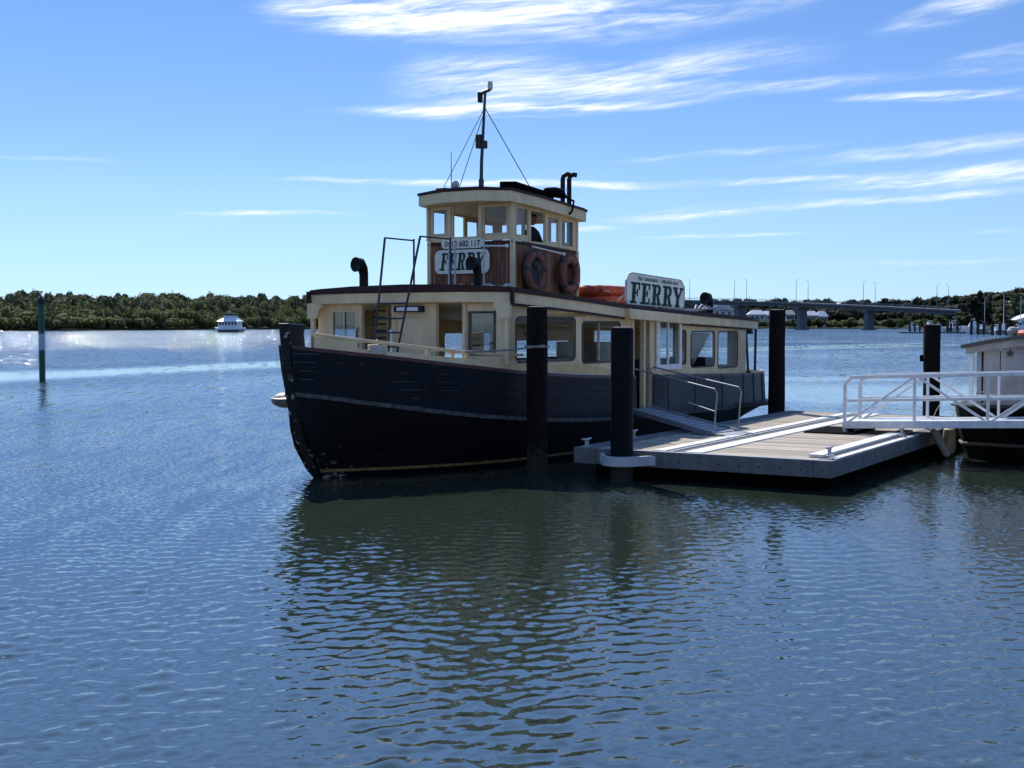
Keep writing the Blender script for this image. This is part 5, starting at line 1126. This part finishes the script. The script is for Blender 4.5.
mb = MB(F); mb.box((13.8, 6.7, 1.75), (13.95, 6.8, 1.9)); mb.build('bracket', RUBBER, p4)

# ================================================================== pontoon
PON = thing('pontoon', 'floating pontoon with grey concrete edges and weathered cross planks', 'pontoon', F(2.45, 5.86, 0), ANG)
S0, S1, P0, P1 = 2.47, 13.6, 3.60, 8.12
mb = MB(F); mb.box((S0, P0, .23), (S1, P0 + .42, .505)); mb.box((S0, P1 - .3, .23), (S1, P1, .50)); mb.box((S0, P0 + .421, .23), (S0 + .14, P1 - .301, .497)); mb.box((S1 - .14, P0 + .421, .23), (S1, P1 - .301, .497)); mb.build('edge_beam', CONC, PON, bevel=.015)
for k in range(6):
    s = S0 + .35 + k * 1.85; mb = MB(F); mb.box((s, P0 + .25, -.4), (s + 1.5, P1 - .25, .229)); mb.build('float', RUBBER, PON)
def plank_mat():
    m = mat('weathered deck planking', (.40, .34, .26), .85, col2=(.25, .21, .16), scale=2.2, stretch=(5, .5, 1), bump=.25, bscale=14)
    nt = m.node_tree; N = nt.nodes; L = nt.links; b = N['Principled BSDF']; g = N.new('ShaderNodeNewGeometry')
    hs = N.new('ShaderNodeHueSaturation'); L.new(b.inputs['Base Color'].links[0].from_socket, hs.inputs['Color'])
    mr = N.new('ShaderNodeMapRange'); mr.inputs['To Min'].default_value = .72; mr.inputs['To Max'].default_value = 1.3; L.new(g.outputs['Random Per Island'], mr.inputs['Value']); L.new(mr.outputs[0], hs.inputs['Value']); L.new(hs.outputs[0], b.inputs['Base Color'])
    return m
PLANK = plank_mat()
mb = MB(F); s = S0 + .15
while s < S1 - .2:
    w = .135; e = min(s + w, S1 - .15)
    mb.box((s, P0 + .43, .44), (e, 5.02, .495 + random.uniform(-.002, .002))); mb.box((s, 5.92, .44), (e, P1 - .31, .495 + random.uniform(-.002, .002))); s += w + .012
mb.build('deck_planks', PLANK, PON)
mb = MB(F); mb.box((S0 + .145, 5.03, .44), (S1 - .15, 5.24, .515)); mb.box((S0 + .145, 5.60, .44), (S1 - .15, 5.905, .515)); mb.build('pale_strip', PALES, PON, bevel=.006)
mb = MB(F); mb.box((S0 + .145, 5.245, .44), (S1 - .15, 5.595, .49)); mb.build('service_channel', CONC, PON)
mb = MB(F); mb.box((S0 + .145, 5.33, .495), (S1 - .15, 5.36, .51)); mb.build('channel_lip', PALES, PON)
mb = MB(F); mb.box((S0 + .45, 7.60, .5), (8.6, 7.84, .55)); mb.box((S0 + .3, 7.98, .502), (8.6, 8.10, .515)); mb.build('kerb_rail', PALES, PON, bevel=.01)
mb = MB(F); mb.box((S0 + .01, P0 + .5, .4972), (S0 + .13, P1 - .05, .503)); mb.build('nosing', ALU, PON)
mb = MB(F)
for i in range(10): mb.lathe((S0, 4.9 + .34 * i, .35), [(.012, -.012), (.012, 0)], 8, 'x')
mb.build('bolt_heads', RUBBER, PON)
mb = MB(F); mb.box((7.45, 6.02, .5), (9.0, 7.0, .525)); tag(mb.build('rubber_mat', RUBBER, bevel=.004), 'black rubber landing mat under the foot of the gangway', 'mat')
# pile collar
mb = MB(F); cs, cp = 2.27, 4.62; pts = [(S0 + .02, cp - .50, .36), (S0 - .06, cp - .42, .36), (cs - .1, cp - .30, .36)] + [(cs + .30 * math.cos(R(a)), cp + .30 * math.sin(R(a)), .36) for a in range(250, 109, -14)] + [(cs - .1, cp + .30, .36), (S0 - .06, cp + .42, .36), (S0 + .02, cp + .50, .36)]
rows = []
for i, q in enumerate(pts):
    q = Vector(q); a = Vector(pts[max(0, i - 1)]); c = Vector(pts[min(len(pts) - 1, i + 1)]); tt = (c - a).normalized(); nn = Vector((tt.y, -tt.x, 0)) * .03
    rows.append([tuple(q - nn + Vector((0, 0, -.09))), tuple(q + nn + Vector((0, 0, -.09))), tuple(q + nn + Vector((0, 0, .07))), tuple(q - nn + Vector((0, 0, .07)))])
mb.grid(rows, True); mb.build('pile_collar', GALV, PON)
def cleat(s, p, z, label, ang=0):
    t = thing('cleat', label, 'cleat', F(s, p, z), ANG, 'mooring cleats on the pontoon'); c_, s_ = math.cos(ang), math.sin(ang)
    def X(a, b, h): return F(s + a * c_ - b * s_, p + a * s_ + b * c_, z + h)
    mb = MB(X); mb.box((-.1, -.04, 0), (.1, .04, .015)); mb.build('base', GALV, t)
    mb = MB(X); mb.tube([(-.04, 0, .01), (-.04, 0, .12)], .018, 8); mb.tube([(.04, 0, .01), (.04, 0, .12)], .018, 8); mb.tube([(-.17, 0, .14), (-.06, 0, .125), (.06, 0, .125), (.17, 0, .14)], [.012, .022, .022, .012], 8); mb.build('horn', GALV, t, True)
cleat(2.62, 3.78, .507, 'steel cleat on the left front corner of the pontoon'); cleat(4.6, 3.72, .507, 'steel cleat by the gangplank with a rope end on it'); cleat(2.95, 7.93, .532, 'steel cleat on the right front corner of the pontoon'); cleat(7.4, 7.93, .532, 'steel cleat on the pontoon edge below the gangway end')

# ================================================================== gangplank from ferry to pontoon
GP = thing('gangplank', 'aluminium gangplank with curved tube handrails resting on the pontoon', 'gangplank', F(6.3, 4.8, .5), ANG)
A0, A1 = Vector((7.0, 2.50, .86)), Vector((8.0, 2.50, .86)); C0, C1 = Vector((5.86, 4.80, .54)), Vector((6.80, 4.92, .54))
mb = MB(F); n = 13
for k in range(n):
    f0 = k / n + .004; f1 = (k + 1) / n - .02
    q = [A0.lerp(C0, f0), A1.lerp(C1, f0), A1.lerp(C1, f1), A0.lerp(C0, f1)]; mb.add([tuple(v) for v in q] + [tuple(v - Vector((0, 0, .03))) for v in q], [(0, 1, 2, 3), (7, 6, 5, 4), (0, 4, 5, 1), (1, 5, 6, 2), (2, 6, 7, 3), (3, 7, 4, 0)])
mb.build('treads', ALU, GP)
for a, c in ((A0, C0), (A1, C1)):
    mb = MB(F); dv = Vector((.03, 0, 0)); q = [a - dv, a + dv, c + dv, c - dv]; mb.add([tuple(v + Vector((0, 0, .03))) for v in q] + [tuple(v - Vector((0, 0, .07))) for v in q], [(0, 1, 2, 3), (7, 6, 5, 4), (0, 4, 5, 1), (1, 5, 6, 2), (2, 6, 7, 3), (3, 7, 4, 0)]); mb.build('side_beam', ALU, GP)
mb = MB(F); q = [C0 + Vector((0, 0, -.005)), C1 + Vector((0, 0, -.005)), C1 + Vector((-.1, .42, -.02)), C0 + Vector((.05, .30, -.02))]; mb.add([tuple(v) for v in q] + [tuple(v - Vector((0, 0, .015))) for v in q], [(0, 1, 2, 3), (7, 6, 5, 4), (0, 4, 5, 1), (1, 5, 6, 2), (2, 6, 7, 3), (3, 7, 4, 0)]); mb.build('foot_plate', ALU, GP)
for a, c, k in ((A0, C0, 0), (A1, C1, 1)):
    up = Vector((0, 0, 1)); t_ = c + up * .80 + Vector((.10, .02, 0)); u_ = a + up * .86
    pts = [c + Vector((0, 0, .02)), c + up * .45 + Vector((.05, .01, 0)), t_ - up * .05, t_ + (u_ - t_).normalized() * .06 + up * .03, u_ + (t_ - u_).normalized() * .1 , u_ - up * .04, a + up * .02]
    mb = MB(F); mb.tube(pts, .017, 10); mb.build('handrail', ALU, GP, True)
    if k == 0: mb = MB(F); mb.tube([c + up * .42 + Vector((.05, 0, 0)), c.lerp(a, .3) + up * .46 + Vector((.03, 0, 0))], .012, 8); mb.build('mid_rail', GALV, GP, True)

# ================================================================== truss gangway to the shore
GW = thing('gangway', 'white aluminium truss gangway running from the pontoon to the shore', 'gangway', F(8.2, 6.7, .5), ANG)
GL = 7.5; P_0 = 6.72; rise = .042
def gz(p): return .66 + rise * (p - P_0)
def gpt(s, p, h): return (s, p, gz(p) + h)
for s in (7.82, 8.86):
    def bar(a, b, w=.032, nm='truss_bar', m=ALUW):
        mb = MB(F); a = Vector(a); b = Vector(b); t = (b - a).normalized(); n1 = Vector((1, 0, 0)); n2 = t.cross(n1).normalized()
        mb.add([tuple(e + n1 * i * w + n2 * j * w) for e in (a, b) for i, j in ((-1, -1), (1, -1), (1, 1), (-1, 1))], [(0, 3, 2, 1), (4, 5, 6, 7), (0, 1, 5, 4), (1, 2, 6, 5), (2, 3, 7, 6), (3, 0, 4, 7)]); return mb.build(nm, m, GW, bevel=.006)
    bar(gpt(s, P_0 + .14, .92), gpt(s, P_0 + GL, .92), .035, 'top_rail'); bar(gpt(s - .001, P_0 + .05, .47), gpt(s - .001, P_0 + GL, .47), .028, 'mid_rail')
    bar(gpt(s, P_0 - .03, .0), gpt(s, P_0 + GL, .0), .07, 'bottom_chord')
    bar(gpt(s, P_0, -.14 if s < 8 else 0), gpt(s, P_0, .80), .03, 'end_post'); bar(gpt(s, P_0, .79), gpt(s, P_0 + .15, .93), .032, 'rail_bend')
    for k in range(1, 6):
        bar(gpt(s + .003, P_0 + 1.33 * k, .05), gpt(s + .003, P_0 + 1.33 * k, .89), .026, 'truss_post')
    for k in range(5):
        a, b = (P_0 + 1.33 * k + .08, P_0 + 1.33 * (k + 1) - .04); up = k % 2 == 0
        bar(gpt(s + .006, a, .06 if up else .88), gpt(s + .006, b, .88 if up else .06), .022, 'diagonal')
mb = MB(F); mb.add([gpt(s, p, h_) for p in (P_0, P_0 + GL) for s, h_ in ((7.9, .02), (8.78, .02), (8.78, .06), (7.9, .06))], [(0, 1, 2, 3), (7, 6, 5, 4), (0, 4, 5, 1), (1, 5, 6, 2), (2, 6, 7, 3), (3, 7, 4, 0)]); mb.build('walkway_deck', ALUW, GW)
for s in (7.82, 8.86):
    mb = MB(F); mb.lathe((s, P_0 + .12, .585), [(.06, -.03), (.06, .03)], 14, 'x'); mb.build('roller', RUBBER, GW, True)
    mb = MB(F); mb.box((s - .05, P_0 - .02, .54), (s + .05, P_0 + .2, .63)) if False else mb.box((s - .04, P_0 + .02, .6), (s + .04, P_0 + .22, .66)); mb.build('roller_bracket', ALU, GW)

# ================================================================== boat on the right
RB = thing('moored_boat', 'dark hulled boat with grey canvas cabin and star moored behind the gangway', 'boat', F(9.2, 10.3, 0), ANG)
HG = mat('dark green hull paint', (.004, .009, .008), .6, spec=.12, col2=(.003, .005, .005), scale=3)
CANV = mat('grey canvas side curtain', (.42, .40, .38), .85, col2=(.32, .30, .29), scale=3, stretch=(1, 1, .4), bump=.3, bscale=4)
mb = MB(F); rows = []
for z, e, w in ((-.4, .25, .3), (0, .1, .12), (.5, 0, 0), (1.0, -.08, -.05)):
    rows.append([(9.25 + e + .5, 8.45 + w, z), (9.25 + e, 8.62 + w, z), (9.15 + e, 10.6, z), (9.25 + e, 12.0 - w, z), (9.75 + e, 12.35 - w, z), (17, 12.3 - w, z), (17, 8.5 + w, z)])
mb.grid(rows, True); mb.f.append(tuple(range(len(mb.v) - 7, len(mb.v)))); mb.mi.append(0); mb.build('hull', HG, RB, True, edge=40)
mb = MB(F); rows = []
for dz in (1.0, 1.03): rows.append([(9.52, 8.34, dz), (9.14, 8.53, dz), (9.06, 10.6, dz), (9.14, 12.1, dz), (9.65, 12.5, dz), (17, 12.45, dz), (17, 8.42, dz)])
mb.grid(rows, True); mb.f += [tuple(range(7))[::-1], tuple(range(7, 14))]; mb.mi += [0, 0]; mb.build('gunwale', mat('dull gunwale', (.05, .055, .055), .7, spec=.15), RB)
mb = MB(F); mb.tube([(9.7, 8.50, .28), (9.17, 8.66, .28), (9.06, 10.6, .27), (9.17, 12.1, .27)], .035, 6); mb.build('rub_rail', mat('dull rub rail', (.13, .115, .085), .7), RB, True)
CB = 9.30
def cbox(nm, m, p0, p1, z0, z1, s0=0.0, s1=.05): mb = MB(F); mb.box((CB + s0, p0, z0), (CB + s1, p1, z1)); return mb.build(nm, m, RB)
cbox('corner_post', WHITE, 8.74, 8.81, 1.05, 2.12); cbox('canvas_curtain', CANV, 8.88, 8.96, 1.05, 2.12, .02, .05); cbox('canvas_curtain', CANV, 9.00, 9.30, 1.05, 2.15, .03, .06); cbox('canvas_curtain', CANV, 9.32, 12.3, 1.05, 2.2, .02, .05)
cbox('inner_bulkhead', BLACKP, 8.84, 9.37, 1.05, 2.1, .3, .34); cbox('window_flap', mat('clear vinyl', (.34, .33, .33), .4), 9.75, 11.9, 1.35, 1.90, .008, .018)
mb = MB(F); cx_, cz_ = 9.49, 2.045; st_ = [(cx_ + (.085 if k % 2 == 0 else .036) * math.sin(R(36 * k)), cz_ + (.085 if k % 2 == 0 else .036) * math.cos(R(36 * k))) for k in range(10)]
mb.plate(st_[::-1], [], lambda a, b, w: (CB + .006 - w, a, b), .008); mb.build('star_emblem', mat('dark star', (.06, .055, .055), .7), RB)
mb = MB(F); rows = []
for p in np.linspace(8.62, 12.55, 9):
    zc = 2.40 - .21 * ((p - 10.6) / 1.85) ** 2 ; rows.append([(CB - .25, p, zc - .02), (CB - .25, p, zc + .05), (16.5, p, zc + .05), (16.5, p, zc - .02)])
mb.grid(rows, True); mb.f += [(0, 1, 2, 3), tuple(len(mb.v) - 4 + i for i in (3, 2, 1, 0))]; mb.mi += [0, 0]; mb.build('canopy_roof', mat('dark canopy top', (.09, .085, .08), .7), RB)
mb = MB(F); rows = []
for p in np.linspace(8.70, 12.45, 9):
    zc = 2.375 - .21 * ((p - 10.6) / 1.85) ** 2 ; rows.append([(CB - .15, p, zc - .13), (CB - .15, p, zc), (CB - .1, p, zc), (CB - .1, p, zc - .13)])
mb.grid(rows, True); mb.f += [(0, 1, 2, 3), tuple(len(mb.v) - 4 + i for i in (3, 2, 1, 0))]; mb.mi += [0, 0]; mb.build('canopy_fascia', CANV, RB)
mb = MB(F); mb.lathe((9.8, 9.45, 0), [(.06, 2.28), (.06, 2.42), (.10, 2.43), (.115, 2.49), (.08, 2.55), (.02, 2.57)], 16); mb.build('roof_vent', mat('grey green vent', (.30, .33, .32), .5), RB, True)
mb = MB(F)
for k in range(7): mb.tube([(9.3, 8.85 + .07 * k, 2.25 + .014 * k), (9.3, 8.88 + .07 * k, 2.30 + .014 * k + .02 * (k % 2))], .015, 5)
mb.build('roof_fittings', GALV, RB)
mb = MB(F); mb.tube([(9.45, 8.86, 1.06), (9.4, 8.86, 1.28), (9.5, 9.5, 1.30)], .016, 6); mb.build('bow_rail', GALV, RB, True)
t = thing('orange_ring', 'orange and white life ring lying on the canopy roof of the right boat', 'life ring', F(9.8, 9.80, 2.40), ANG)
mb = MB(F); mb.tube([(9.8 + .2 * math.cos(R(a)), 9.80 + .2 * math.sin(R(a)), 2.42) for a in range(0, 360, 15)], .085, 10, True); mb.build('ring', mat('bright orange vinyl', (.65, .11, .04), .5), t, True)
mb = MB(F); mb.tube([(9.8 + .2 * math.cos(R(a)), 9.80 + .2 * math.sin(R(a)), 2.42) for a in range(100, 151, 10)], .092, 10); mb.build('band', WHITE, t, True)
mb = MB(F); q = [(9.4, 8.88, 2.2), (9.35, 8.5, 1.6), (9.4, 8.1, .9), (9.45, 7.95, .56)]; mb.tube(q, .008, 5); tag(mb.build('mooring_line', ROPE, smooth=True), 'thin line from the right boat canopy down to the pontoon edge', 'rope')
t = thing('fender', 'long white tube fender leaning on the pontoon side below the gangway', 'fender', F(8.9, 8.3, 0), ANG)
mb = MB(F); mb.tube([(8.55, 8.22, .56), (8.6, 8.26, .5), (8.72, 8.45, .12), (8.74, 8.48, .06)], [.05, .085, .085, .05], 12); mb.build('tube', mat('scuffed white fender', (.42, .42, .40), .5, col2=(.3, .3, .28), scale=8), t, True)
mb = MB(F); mb.tube([(8.55, 8.22, .56), (8.5, 8.1, .6)], .012, 5); mb.build('lanyard', ROPE, t)
t = thing('fender', 'round yellowish fender hanging between the pontoon and the right boat', 'fender', F(9.2, 8.7, 0), ANG)
mb = MB(F); mb.lathe((9.1, 8.42, 0), [(.03, .60), (.11, .55), (.13, .4), (.13, .22), (.11, .1), (.04, .05)], 16); mb.build('drum', mat('yellowed fender vinyl', (.34, .29, .19), .6, col2=(.2, .17, .12), scale=6), t, True)
mb = MB(F); mb.tube([(9.1, 8.42, .60), (9.3, 8.5, 1.0)], .012, 5); mb.build('lanyard', ROPE, t)

# ================================================================== unseen paving and building, added behind the viewer to bounce light on shaded sides
mb = MB(W); mb.box((-70, -90, -1), (70, -5, 1.1)); tag(mb.build('bounce_quay', mat('pale paved quay', (.50, .46, .38), .9, col2=(.42, .38, .31), scale=.6)), kind='structure')  # out of view, added as a pale reflector for the ferry's shaded side
t = thing('bounce_building', 'long cream building with dark windows, added unseen behind the viewer to bounce light', 'building', (0, -24, 1.1))
mb = MB(W); mb.box((-34, -34, 1.1), (34, -24, 7.5)); mb.build('wall', mat('cream render', (.62, .55, .42), .85), t)  # unseen wall added to throw warm light back at the ferry
mb = MB(W); mb.add([(-35, -35, 7.5), (35, -35, 7.5), (35, -23, 7.5), (-35, -23, 7.5), (-35, -29, 10.5), (35, -29, 10.5)], [(0, 1, 5, 4), (3, 4, 5, 2), (0, 4, 3), (1, 2, 5), (0, 3, 2, 1)]); mb.build('roof', ROOFG, t)
for k in range(10):
    x = -31 + k * 6.6; mb = MB(W); mb.box((x, -23.99, 2.6), (x + 2.2, -23.95, 5.2)); mb.build('window', WIND, t)
